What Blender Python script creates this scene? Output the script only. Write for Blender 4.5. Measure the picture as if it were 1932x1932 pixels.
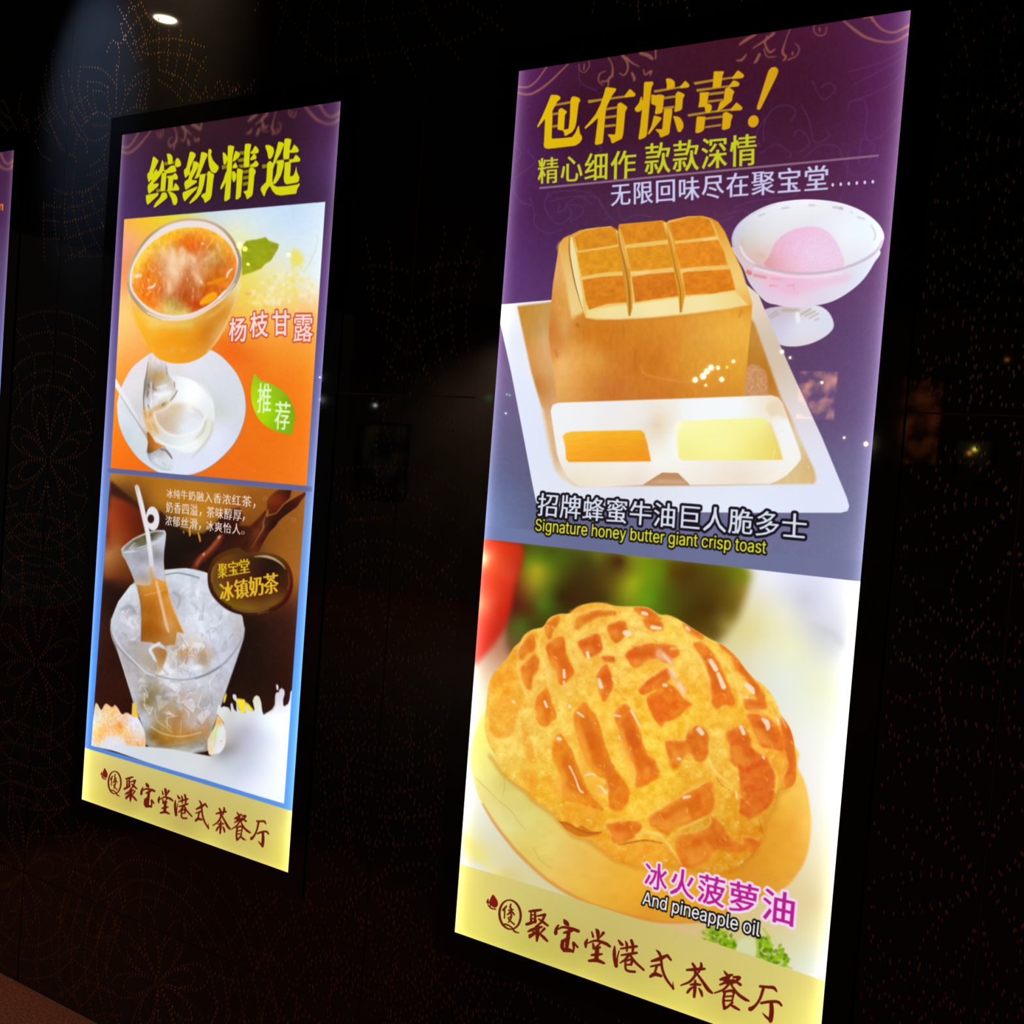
import bpy, bmesh, math, os
import numpy as np

for o in list(bpy.data.objects): bpy.data.objects.remove(o, do_unlink=True)
SC = bpy.context.scene
# ------------------------------------------------------------------ camera, world, lights, exposure
UNIT = .75            # one poster width in metres
VFLOOR = 3.107        # floor line, in poster widths under the poster tops
VCEIL = -1.25
FARD = 11.            # far side of the hall, in poster widths from the wall
cam = bpy.data.cameras.new('camera'); cam.sensor_width = 36; cam.sensor_height = 36; cam.lens = 1.05404 * 36; cam.clip_start = .02
cob = bpy.data.objects.new('camera', cam); SC.collection.objects.link(cob); SC.camera = cob
def _place_camera():
    from mathutils import Matrix
    r = np.array((0.01611, 0.55946, 0.08415)); a = np.linalg.norm(r); k = r / a
    K = np.array([[0, -k[2], k[1]], [k[2], 0, -k[0]], [-k[1], k[0], 0]]); R = np.eye(3) + math.sin(a) * K + (1 - math.cos(a)) * K @ K
    C = -R.T @ np.array((-1.35195, -1.3098, 3.75289)); w = lambda q: (q[0], q[2], -q[1])
    right, up, back = w(R[0]), w(-R[1]), w(-R[2])
    m = Matrix.Identity(4)
    for i in range(3): m[i][0], m[i][1], m[i][2] = right[i], up[i], back[i]
    m[0][3], m[1][3], m[2][3] = C[0] * UNIT, C[2] * UNIT, (VFLOOR - C[1]) * UNIT
    cob.matrix_world = m
_place_camera()
W = bpy.data.worlds.new('world'); SC.world = W; W.use_nodes = True
W.node_tree.nodes['Background'].inputs[0].default_value = (.9, .75, .65, 1); W.node_tree.nodes['Background'].inputs[1].default_value = .028
def spot(name, loc, aim, power, col, size, blend, rad):
    from mathutils import Vector
    l = bpy.data.lights.new(name, 'SPOT'); l.energy = power; l.color = col; l.spot_size = math.radians(size); l.spot_blend = blend; l.shadow_soft_size = rad
    o = bpy.data.objects.new(name, l); SC.collection.objects.link(o); o.location = loc; o.rotation_euler = (Vector(aim) - Vector(loc)).to_track_quat('-Z', 'Y').to_euler(); return o
# cool wash on the glass beside the downlight, and a warm spot that makes the tracery glint
spot('cool_wash', (-.15, -.50, 3.20), (-.13, 0, 2.47), 210, (.40, .60, 1.), 30, 1., .03)
spot('warm_spot', (.15, -.45, 3.20), (.19, 0, 2.68), 75, (1., .72, .45), 44, 1., .03)
# added fill spots, out of view: floor corner, right side, far wall
spot('fill_spot', (-1.50, -.60, 3.18), (-.28, -.50, 0), 120, (1., .74, .5), 34, .6, .04)
spot('fill_spot', (5.2, -3.2, 3.18), (5.0, -3.4, 0), 110, (1., .80, .58), 150, .6, .04)
spot('fill_spot', (-3.5, -7.6, 3.18), (-3.6, -7.9, 0), 260, (1., .80, .58), 150, .6, .04)
vs = SC.view_settings; vs.view_transform = 'Standard'; vs.look = 'None'; vs.exposure = 0; vs.gamma = 1; vs.use_curve_mapping = False

# ------------------------------------------------------------------ print painter
# The three lightbox prints are flat artwork.  They are painted here with numpy
# (filled outlines, gradients, noise, lettering) into images that stay in memory.
CAMF = 1.05404 * 1932
_a = (0.01611, 0.55946, 0.08415)
_t = (-1.35195, -1.3098, 3.75289)
def _rot(r):
    r = np.array(r); a = np.linalg.norm(r); k = r / a
    K = np.array([[0, -k[2], k[1]], [k[2], 0, -k[0]], [-k[1], k[0], 0]])
    return np.eye(3) + math.sin(a) * K + (1 - math.cos(a)) * K @ K
ROT = _rot(_a)                      # wall axes (u right, v down, w into the wall) -> lens axes
WALL2PIX = np.array([[CAMF, 0, 966], [0, CAMF, 966], [0, 0, 1.]]) @ np.column_stack([ROT[:, 0], ROT[:, 1], _t])
PIX2WALL = np.linalg.inv(WALL2PIX)
def hom(M, p):
    p = np.asarray(p, float).reshape(-1, 2)
    q = np.c_[p, np.ones(len(p))] @ M.T
    return q[:, :2] / q[:, 2:]

def P(s, crop=(0, 0, 1)):
    a = np.array(s.replace(',', ' ').split(), float).reshape(-1, 2)
    return np.c_[crop[0] + a[:, 0] / crop[2], crop[1] + a[:, 1] / crop[2]]
def P3(s, crop=(0, 0, 1)):
    a = np.array(s.replace(',', ' ').split(), float).reshape(-1, 3)
    return np.c_[crop[0] + a[:, 0] / crop[2], crop[1] + a[:, 1] / crop[2], a[:, 2] / crop[2]]
def smooth(p, closed=True, n=6):
    p = np.asarray(p, float)
    q = np.vstack([p[-1:], p, p[:2]]) if closed else np.vstack([2 * p[:1] - p[1:2], p, 2 * p[-1:] - p[-2:-1]])
    m = len(p) if closed else len(p) - 1
    t = (np.arange(n) / n)[:, None]
    out = []
    for i in range(m):
        a, b, c, d = q[i:i + 4]
        out.append(.5 * (2 * b + (c - a) * t + (2 * a - 5 * b + 4 * c - d) * t * t + (3 * b - a - 3 * c + d) * t ** 3))
    if not closed: out.append(p[-1:])
    return np.vstack(out)
def soften(p, r=.22):
    q = np.roll(p, -1, 0); L = np.hypot(*(q - p).T)[:, None]; k = np.minimum(r, 1.2 / (L + 1e-6)); k = np.maximum(k, .04)
    return np.stack([p + (q - p) * k, q - (q - p) * k], 1).reshape(-1, 2)
def wobble(p, amp, sc=9.):
    n = p.astype(np.float32); a = np.asarray(p) + amp * 2 * np.c_[noise(n[:, 0], n[:, 1], sc, seed=31), noise(n[:, 0], n[:, 1], sc, seed=57)]
    return a
def ring(cx, cy, rx, ry, rot=0, n=64, a0=0, a1=360):
    t = np.radians(np.linspace(a0, a1, n, endpoint=(a1 - a0) < 360))
    x, y = rx * np.cos(t), ry * np.sin(t); r = math.radians(rot)
    return np.c_[cx + x * math.cos(r) - y * math.sin(r), cy + x * math.sin(r) + y * math.cos(r)]
def loop_edges(p):
    q = np.roll(p, -1, 0)
    if np.sum(p[:, 0] * q[:, 1] - q[:, 0] * p[:, 1]) < 0: p = p[::-1]; q = np.roll(p, -1, 0)
    return np.hstack([p, q])
def thick_edges(seg, r0, r1=None, asp=1.0):
    """segments (n,4) widened by radius r -> oriented outline edges"""
    r1 = r0 if r1 is None else r1
    n = len(seg); a = seg[:, :2].copy(); b = seg[:, 2:].copy(); a[:, 1] *= asp; b[:, 1] *= asp
    d = b - a; L = np.hypot(d[:, 0], d[:, 1]) + 1e-9; nx = np.c_[-d[:, 1], d[:, 0]] / L[:, None]
    r0 = np.broadcast_to(r0, n)[:, None]; r1 = np.broadcast_to(r1, n)[:, None]
    c = [a - nx * r0, b - nx * r1, b + nx * r1, a + nx * r0]
    E = [np.hstack([c[i], c[(i + 1) % 4]]) for i in range(4)]
    k = 10; t = np.arange(k + 1) * 2 * np.pi / k; cs = np.c_[np.cos(t), np.sin(t)]
    for i in range(k):
        E.append(np.hstack([a + r0 * cs[i], a + r0 * cs[i + 1]])); E.append(np.hstack([b + r1 * cs[i], b + r1 * cs[i + 1]]))
    E = np.vstack(E); E[:, 1] /= asp; E[:, 3] /= asp
    return E
def poly2seg(p): return np.hstack([p[:-1], p[1:]])

_rng = np.random.RandomState(7)
_NG = _rng.rand(97, 97).astype(np.float32)
def noise(x, y, sx, sy=None, seed=0, octs=3):
    sy = sy or sx; out = 0; amp = 1; tot = 0
    for o in range(octs):
        X = x / sx + seed * 17.3 + o * 5.1; Y = y / sy + seed * 9.7 + o * 3.3
        xi = np.floor(X).astype(int); yi = np.floor(Y).astype(int); fx = X - xi; fy = Y - yi
        fx = fx * fx * (3 - 2 * fx); fy = fy * fy * (3 - 2 * fy)
        g = lambda i, j: _NG[(yi + j) % 97, (xi + i) % 97]
        out = out + amp * ((g(0, 0) * (1 - fx) + g(1, 0) * fx) * (1 - fy) + (g(0, 1) * (1 - fx) + g(1, 1) * fx) * fy)
        tot += amp; amp *= .55; sx *= .5; sy *= .5
    return out / tot - .5
def box1(a, r, ax):
    if r < 1: return a
    pad = [(0, 0)] * a.ndim; pad[ax] = (r + 1, r)
    c = np.cumsum(np.pad(a, pad, mode='edge'), ax, dtype=np.float64); n = a.shape[ax]
    hi = np.take(c, np.arange(2 * r + 1, 2 * r + 1 + n), ax); lo = np.take(c, np.arange(0, n), ax)
    return ((hi - lo) / (2 * r + 1)).astype(np.float32)
def gauss(a, s):
    if s < .3: return a
    if s < 1.6:
        k = np.exp(-np.arange(-4, 5) ** 2 / (2 * s * s)); k /= k.sum()
        for ax in (0, 1):
            p = np.pad(a, [(4, 4) if i == ax else (0, 0) for i in range(a.ndim)], mode='edge')
            a = sum(k[i] * np.take(p, np.arange(i, i + a.shape[ax]), ax) for i in range(9))
        return a
    r = max(1, int(round(math.sqrt(12 * s * s / 3 + 1) / 2 - .5)))
    for _ in range(3): a = box1(box1(a, r, 0), r, 1)
    return a

class Grad:
    """smooth colour field through sample points 'x y r g b ...' (photo pixels)"""
    def __init__(s, txt, sig, crop=(0, 0, 1)):
        a = np.array(txt.replace(',', ' ').split(), float).reshape(-1, 5)
        s.x = crop[0] + a[:, 0] / crop[2]; s.y = crop[1] + a[:, 1] / crop[2]; s.c = a[:, 2:] / 255.; s.sig = sig
        n = len(s.x); s.e = (.45 * sig) ** 2
        K = np.sqrt((s.x[:, None] - s.x) ** 2 + (s.y[:, None] - s.y) ** 2 + s.e)
        A = np.zeros((n + 1, n + 1)); A[:n, :n] = -K + np.eye(n) * .12 * sig; A[:n, n] = 1; A[n, :n] = 1
        s.w = np.linalg.solve(A, np.vstack([s.c, np.zeros((1, 3))]))
        s.lo = s.c.min(0) - .03; s.hi = s.c.max(0) + .03
    def __call__(s, x, y):
        acc = np.zeros(x.shape + (3,), np.float32) + s.w[-1].astype(np.float32)
        for i in range(len(s.x)):
            acc -= np.sqrt((x - s.x[i]) ** 2 + (y - s.y[i]) ** 2 + s.e)[..., None].astype(np.float32) * s.w[i].astype(np.float32)
        return np.clip(acc, s.lo, s.hi)

def latin_font():
    try:
        f = os.path.join(bpy.utils.system_resource('DATAFILES'), 'fonts', 'Inter.woff2')
        return bpy.data.fonts.load(f) if os.path.exists(f) else None
    except Exception: return None
def glyphs(s, res=3, sp=1.0):
    cu = bpy.data.curves.new('t', 'FONT'); cu.body = s
    cu.resolution_u = res; cu.size = 1; cu.space_character = sp
    if s.isascii():
        f = latin_font()
        if f: cu.font = f
    ob = bpy.data.objects.new('t', cu); me = bpy.data.meshes.new_from_object(ob)
    n = len(me.vertices); co = np.empty(n * 3); me.vertices.foreach_get('co', co); co = co.reshape(-1, 3)[:, :2]
    out = []
    for p in me.polygons:
        v = co[list(p.vertices)]; out.append(loop_edges(v)[:, [0, 1, 2, 3]])
    out = np.vstack(out)
    bpy.data.meshes.remove(me); bpy.data.objects.remove(ob); bpy.data.curves.remove(cu)
    return out

class Canvas:
    def __init__(s, W, H, M):
        s.W, s.H, s.M = W, H, M
        Mi = np.linalg.inv(M); y, x = np.mgrid[0:H, 0:W].astype(np.float64) + .5
        d = Mi[2, 0] * x + Mi[2, 1] * y + Mi[2, 2]
        s.px = ((Mi[0, 0] * x + Mi[0, 1] * y + Mi[0, 2]) / d).astype(np.float32)
        s.py = ((Mi[1, 0] * x + Mi[1, 1] * y + Mi[1, 2]) / d).astype(np.float32)
        s.im = np.zeros((H, W, 3), np.float32); s.clip = None
    def set_clip(s, p=None, sm=False, blur=.4):
        s.clip = None
        if p is not None:
            c = np.zeros((s.H, s.W), np.float32); y0, y1, x0, x1, m = s.mask(loop_edges(smooth(p) if sm else p), blur); c[y0:y1, x0:x1] = m; s.clip = c
    def scale(s, p):
        q = hom(s.M, [p, (p[0] + 1, p[1]), (p[0], p[1] + 1)])
        a = q[1] - q[0]; b = q[2] - q[0]; return math.sqrt(abs(a[0] * b[1] - a[1] * b[0]))
    def mask(s, E, blur=0):
        """coverage of oriented edges (photo px); returns (y0,y1,x0,x1,m)"""
        E = np.asarray(E, float); a = hom(s.M, E[:, :2]); b = hom(s.M, E[:, 2:])
        sc = s.scale(E[:, :2].mean(0)); bl = blur * sc; pad = int(3 * bl + 3)
        x0 = int(max(0, min(a[:, 0].min(), b[:, 0].min()) - pad)); x1 = int(min(s.W, max(a[:, 0].max(), b[:, 0].max()) + pad))
        y0 = int(max(0, min(a[:, 1].min(), b[:, 1].min()) - pad)); y1 = int(min(s.H, max(a[:, 1].max(), b[:, 1].max()) + pad))
        if x1 <= x0 or y1 <= y0: return None
        S = 4; h = (y1 - y0) * S; w = x1 - x0
        ya = (a[:, 1] - y0) * S - .5; yb = (b[:, 1] - y0) * S - .5; sg = np.where(yb > ya, 1., -1.)
        lo = np.ceil(np.minimum(ya, yb)); hi = np.ceil(np.maximum(ya, yb)); lo = np.clip(lo, 0, h); hi = np.clip(hi, 0, h)
        n = (hi - lo).astype(int); k = n > 0
        idx = np.repeat(np.where(k)[0], n[k]); st = np.repeat(np.cumsum(n[k]) - n[k], n[k])
        row = lo[idx] + np.arange(len(idx)) - st
        t = (row - ya[idx]) / (yb[idx] - ya[idx]); X = np.clip(a[idx, 0] + t * (b[idx, 0] - a[idx, 0]) - x0, 0, w - .001)
        f = np.floor(X); fr = X - f; r = (row.astype(int) // S) * (w + 1) + f.astype(int)
        # winding per sub-row is summed after clipping sub-rows: keep sub-rows to clip overlaps
        rs = row.astype(int) * (w + 1) + f.astype(int)
        d = np.bincount(rs, sg[idx] * (1 - fr), h * (w + 1) + 1) + np.bincount(rs + 1, sg[idx] * fr, h * (w + 1) + 1)
        m = np.cumsum(d[:h * (w + 1)].reshape(h, w + 1), 1)[:, :w]
        m = np.clip(np.abs(m), 0, 1).reshape(y1 - y0, S, w).mean(1).astype(np.float32)
        if bl > .3: m = gauss(m, bl)
        return y0, y1, x0, x1, m
    def put(s, mk, col, alpha=1., tex=None, mul=False):
        if mk is None: return
        y0, y1, x0, x1, m = mk; px = s.px[y0:y1, x0:x1]; py = s.py[y0:y1, x0:x1]
        if s.clip is not None: m = m * s.clip[y0:y1, x0:x1]
        if callable(col):
            st = 4 if m.size > 4000 else 1
            if st == 1: c = col(px, py)
            else:
                gy = np.unique(np.r_[np.arange(0, m.shape[0], st), m.shape[0] - 1]); gx = np.unique(np.r_[np.arange(0, m.shape[1], st), m.shape[1] - 1])
                g = col(px[np.ix_(gy, gx)], py[np.ix_(gy, gx)])
                iy = np.interp(np.arange(m.shape[0]), gy, np.arange(len(gy))); ix = np.interp(np.arange(m.shape[1]), gx, np.arange(len(gx)))
                a = iy.astype(int); fa = (iy - a)[:, None, None]; a1 = np.minimum(a + 1, len(gy) - 1)
                g = g[a] * (1 - fa) + g[a1] * fa
                b = ix.astype(int); fb = (ix - b)[None, :, None]; b1 = np.minimum(b + 1, len(gx) - 1)
                c = g[:, b] * (1 - fb) + g[:, b1] * fb
        else: c = np.array(col, np.float32) / 255.
        if tex is not None: c = c + tex(px, py)[..., None] * (np.array([1, 1, 1], np.float32) if not isinstance(tex, Tex) else tex.c)
        m = (m * alpha)[..., None]; v = s.im[y0:y1, x0:x1]
        v += (c - v) * m
    def poly(s, p, col, sm=False, blur=.35, alpha=1., tex=None):
        if sm: p = smooth(p)
        s.put(s.mask(loop_edges(np.asarray(p, float)), blur), col, alpha, tex)
    def polys(s, ps, col, sm=False, blur=.35, alpha=1., tex=None, wob=0, rough=None, soft=False):
        L = [smooth(p) if sm else (soften(p) if soft else p) for p in ps]
        if wob: L = [wobble(p, wob) for p in L]
        mk = s.mask(np.vstack([loop_edges(p) for p in L]), blur)
        if rough and mk is not None:
            y0, y1, x0, x1, m = mk; n = noise(s.px[y0:y1, x0:x1], s.py[y0:y1, x0:x1], rough[1], seed=77, octs=4)
            mk = (y0, y1, x0, x1, m * np.clip(1 - rough[0] * .5 + rough[0] * 2.2 * n, 0, 1))
        s.put(mk, col, alpha, tex)
    def line(s, p, col, w=None, sm=True, blur=.3, alpha=1., tex=None):
        """p (n,2) with width w, or (n,3) with its own widths (diameters)"""
        p = np.asarray(p, float)
        if p.shape[1] == 2: p = np.c_[p, np.full(len(p), w)]
        if len(p) == 1: p = np.vstack([p, p + [[.01, 0, 0]]])
        if sm and len(p) > 2: p = smooth(p, False, 5)
        s.put(s.mask(thick_edges(np.hstack([p[:-1, :2], p[1:, :2]]), p[:-1, 2] / 2, p[1:, 2] / 2), blur), col, alpha, tex)
    def lines(s, ps, col, blur=.3, alpha=1., sm=True):
        E = []
        for p in ps:
            if len(p) == 1: p = np.vstack([p, p + [[.01, 0, 0]]])
            if sm and len(p) > 2: p = smooth(p, False, 5)
            E.append(thick_edges(np.hstack([p[:-1, :2], p[1:, :2]]), p[:-1, 2] / 2, p[1:, 2] / 2))
        s.put(s.mask(np.vstack(E), blur), col, alpha)
    def text(s, txt, quad, col, bold=(0, 0), out=None, blur=.3, alpha=1., sp=1.0):
        """quad: photo position of the ink box corners TL TR BR BL"""
        g = glyphs(txt, 3, sp); lo = np.minimum(g[:, :2].min(0), g[:, 2:].min(0)); hi = np.maximum(g[:, :2].max(0), g[:, 2:].max(0))
        q = P(quad)
        src = np.array([(lo[0], hi[1]), (hi[0], hi[1]), (hi[0], lo[1]), (lo[0], lo[1])])
        A = []; B = []
        for (x, y), (u, v) in zip(src, q):
            A += [[x, y, 1, 0, 0, 0, -u * x, -u * y], [0, 0, 0, x, y, 1, -v * x, -v * y]]; B += [u, v]
        M = np.append(np.linalg.solve(np.array(A), np.array(B)), 1).reshape(3, 3)
        mp = lambda e: np.hstack([hom(M, e[:, :2]), hom(M, e[:, 2:])])
        base = [mp(g)]
        if bold[0] > 0: base.append(mp(thick_edges(g, bold[0], asp=bold[0] / max(bold[1], 1e-4))))
        if out:
            r = bold[0] + out[1]; e = np.vstack([mp(g), mp(thick_edges(g, r, asp=1.))]); s.put(s.mask(e, blur), out[0], alpha)
        s.put(s.mask(np.vstack(base), blur), col, alpha)
class Tex:
    def __init__(s, f, c=(1, 1, 1)): s.f = f; s.c = np.array(c, np.float32)
    def __call__(s, x, y): return s.f(x, y)
def grain(amp, sx, sy=None, seed=0, octs=3, c=(1, 1, 1)):
    return Tex(lambda x, y: amp * 2 * noise(x, y, sx, sy, seed, octs), c)
# crop frames used while tracing: (x0, y0, zoom)
cA = (940, 0, 4.83); cB = (1320, 0, 4.83); cC = (920, 350, 4.83); cD = (1300, 350, 4.83); cE = (920, 700, 4.83); cF = (1270, 700, 4.83)
cG = (860, 1000, 4.83); cH = (1240, 1000, 4.83); cI = (850, 1350, 4.83); cJ = (1220, 1350, 4.83); cK = (850, 1600, 5.52); cL = (1170, 1600, 4.493)
cT = (1000, 130, 6.44); cU = (1280, 100, 8.782)

def shop_band(cv, tr):
    """calligraphy of the yellow band; tr maps right-poster photo points into cv's photo points"""
    red = (104, 24, 14)
    def t3(a):
        q = tr(a[:, :2]); k = tr(np.array([a[0, :2], a[0, :2] + [4, 0]])); f = np.hypot(*(k[1] - k[0])) / 4
        k2 = tr(np.array([a[0, :2], a[0, :2] + [0, 4]])); f2 = np.hypot(*(k2[1] - k2[0])) / 4
        return np.c_[q, a[:, 2] * 1.55 * math.sqrt(f * f2)]
    S = []
    def k(t): S.append(t3(P3(t, cK)))
    def l(t): S.append(t3(P3(t, cL)))
    # ju
    for t in ('825 655 12 880 650 20 950 640 14', '845 655 10 845 780 18', '887 650 14 888 770 18', '845 695 10 885 690 10', '845 735 10 885 730 10',
              '800 790 20 850 775 20 900 755 12', '905 705 10 990 690 20', '990 695 16 950 770 16 890 815 8', '925 735 10 975 770 18 1020 805 14',
              '835 850 14 900 835 24 960 815 12', '915 810 24 912 900 26 905 965 12', '815 865 12 850 850 20', '865 870 12 890 880 16 830 925 16',
              '985 835 18 935 890 10', '930 885 12 975 925 20 1015 965 14', '880 880 10 830 905 16'): k(t)
    # bao
    for t in ('1188 742 10 1210 775 32 1235 800 14', '1130 800 12 1108 840 20 1102 885 24', '1120 845 8 1180 820 16 1280 840 22 1338 862 22', '1185 880 12 1225 870 22 1275 860 12',
              '1240 860 22 1225 960 28 1215 1050 22', '1175 960 14 1215 950 26 1245 930 12', '1175 965 24 1170 1030 26 1200 1062 20', '1190 1060 26 1240 1060 28 1285 1075 12',
              '1288 985 22 1290 1040 14 1282 1080 12', '1300 990 12 1330 1028 14'): k(t)
    # tang
    for t in ('1522 842 10 1540 870 26 1545 960 14', '1478 870 10 1492 920 16', '1598 880 22 1560 930 8', '1432 945 10 1415 985 22 1415 1030 12', '1425 990 8 1520 960 16 1620 990 22 1665 1020 18',
              '1490 990 12 1500 1040 22', '1565 985 14 1520 1030 10', '1500 1040 18 1560 1030 18', '1535 1030 28 1525 1160 30', '1475 1110 14 1530 1105 22 1585 1100 12', '1450 1170 18 1530 1165 26 1605 1195 16'): k(t)
    # gang
    for t in ('1755 955 10 1785 995 22 1805 1005 8', '1715 1020 10 1712 1080 22 1715 1150 22 1732 1225 24', '1732 1225 20 1745 1130 10 1762 1065 8'): k(t)
    for t in ('50 785 6 62 815 14 62 870 10', '100 780 16 115 830 16 110 880 12', '10 850 10 80 838 14 145 830 14', '15 905 10 80 895 14 145 885 14', '80 900 16 50 940 14 5 970 8',
              '85 895 12 130 960 14 205 1030 12', '50 955 10 105 940 14 100 980 14', '100 985 12 55 985 10', '50 955 12 52 1020 12 80 1040 14 130 1045 14'): l(t)
    # shi
    for t in ('312 860 5 335 885 15 355 930 12', '272 955 12 340 935 22 405 905 14', '405 908 16 435 945 12', '352 930 14 362 1020 14 395 1105 14 455 1185 12', '455 1190 12 452 1130 3',
              '265 1000 10 340 985 14', '318 990 14 295 1065 12', '262 1085 16 300 1065 22 352 1080 16'): l(t)
    # cha
    for t in ('570 1030 12 640 1025 18 720 1020 14', '618 975 12 638 1010 16 640 1060 12', '690 970 10 692 1000 16 670 1050 10', '655 1055 16 600 1125 14 520 1160 8', '655 1060 12 705 1130 16 750 1195 20 785 1225 12',
              '600 1155 10 640 1150 16 685 1155 12', '642 1120 12 638 1190 18 632 1258 14', '630 1170 8 600 1190 14 575 1220 14', '672 1185 8 690 1215 16 700 1252 10'): l(t)
    # can
    for t in ('885 1038 6 905 1065 16', '915 1075 12 955 1072 12', '870 1100 12 930 1085 16', '855 1110 14 910 1110 18 870 1150 10', '940 1070 12 900 1130 14 850 1155 10', '965 1090 12 1015 1095 18 975 1135 14', '960 1110 10 1025 1155 16',
              '905 1130 26 945 1130 26 950 1150 14', '925 1150 14 880 1195 12 805 1225 8', '945 1155 10 1000 1230 16 1060 1275 18 1095 1292 10', '880 1215 12 950 1205 16 970 1225 14', '892 1215 14 880 1290 14 888 1350 16', '968 1225 12 955 1285 10',
              '895 1255 10 955 1250 10', '893 1290 10 955 1288 10', '888 1355 18 925 1335 12 955 1305 14', '935 1320 10 975 1345 16 1015 1368 10'): l(t)
    # ting
    for t in ('1190 1168 14 1260 1175 16 1305 1180 18 1332 1212 8', '1218 1185 16 1195 1260 14 1160 1320 14 1110 1362 22 1105 1345 8', '1200 1310 14 1270 1298 16 1340 1300 16 1372 1330 12', '1285 1310 20 1288 1380 24 1280 1455 22 1275 1470 6', '1270 1450 16 1240 1425 12 1212 1395 4'): l(t)
    cv.lines(S, red, blur=.4)
    # mark: lotus bud and a ring holding one brushed sign
    m = lambda t, c=cK: tr(smooth(P(t, c)))
    cv.polys([m('448 482 478 515 500 560 496 600 470 618 436 600 412 560 424 520'), m('400 522 408 560 400 580 380 560')], (125, 25, 18))
    th = []
    for t in ('398 590 8 430 622 10 478 634 8', '412 560 6 425 600 8', '545 800 8 580 790 12 640 820 10 675 865 12 720 880 6',
              '560 640 20 590 600 10', '572 650 10 568 725 10', '635 580 10 630 620 12 660 640 8', '610 645 10 650 640 10', '600 690 10 640 660 14 672 690 10', '630 660 10 640 700 12', '605 725 8 650 700 8',
              '640 720 12 610 770 8', '610 735 8 640 765 10 672 792 10'): th.append(t3(P3(t, cK)))
    cv.lines(th, (100, 28, 16), blur=.4)
    o = ring(627, 690, 110, 152, -6); w = 9 + 7 * np.abs(np.cos(np.radians(np.linspace(0, 360, len(o), endpoint=False))))
    o = np.c_[cK[0] + o[:, 0] / 5.52, cK[1] + o[:, 1] / 5.52, w / 5.52]; o = np.vstack([o, o[:1]])
    cv.lines([t3(o)], (98, 32, 18), blur=.4, sm=False)

def crust_low():
    return P('925 1425 949 1460 966 1474 995 1497 1009 1513 1047 1538 1057 1553 1082 1578 1109 1585 1130 1600 1161 1623 1202 1636 1261 1633 1319 1643 1375 1650 1400 1634 1425 1611 1440 1580 1446 1549 1462 1524 1470 1496 1488 1488')

def swirls(cv, tr, col):
    L = []
    def a(t, c=cA): q = P3(t, c); L.append(np.c_[tr(q[:, :2]), q[:, 2]])
    def b(t): a(t, cB)
    a('195 795 16 280 795 18 360 735 16 450 610 14'); a('190 850 16 270 865 22 350 840 22 470 755 20 640 590 12')
    a('830 560 8 835 610 8 790 665 8 745 640 8 745 590 8'); a('790 590 12 785 640 12')
    a('1010 530 10 1045 600 12 1045 690 22 1015 720 20 1005 800 12'); a('985 650 8 930 680 12 920 740 12 960 780 10'); a('1045 700 14 985 745 16 950 745 18')
    a('1140 510 30 1180 570 20 1185 640 16 1150 690 14 1110 670 10'); a('1170 530 22 1230 580 16 1290 610 8'); a('1300 490 26 1370 510 34 1410 540 26'); a('1330 640 12 1345 685 14 1400 650 18 1390 690 12'); a('1225 670 20 1245 720 26 1240 740 14'); a('1440 460 16 1440 540 14')
    b('370 410 18 440 360 30 520 320 14'); b('490 445 10 590 380 20 680 310 28'); b('620 330 10 600 400 18 640 480 20 690 455 14'); b('590 450 10 620 520 12 700 520 10'); b('830 270 8 790 370 10 760 480 22 790 520 22 770 555 16'); b('870 400 8 910 440 10 890 510 10 810 550 14'); b('850 480 12 850 500 20')
    b('345 555 16 390 550 22 430 500 12'); b('550 500 26 520 560 26 500 580 10'); b('1050 230 8 1045 290 10 1095 330 10 1150 310 10 1160 250 8'); b('1095 260 14 1100 290 14')
    b('1310 190 16 1420 280 26 1520 345 26 1660 385 20 1790 380 20 1910 310 24'); b('1570 150 14 1610 220 20 1680 280 20 1780 300 20 1920 235 26'); b('1500 170 12 1560 160 16 1580 200 14')
    cv.lines(L, col, blur=1.3, alpha=.6)

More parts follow.
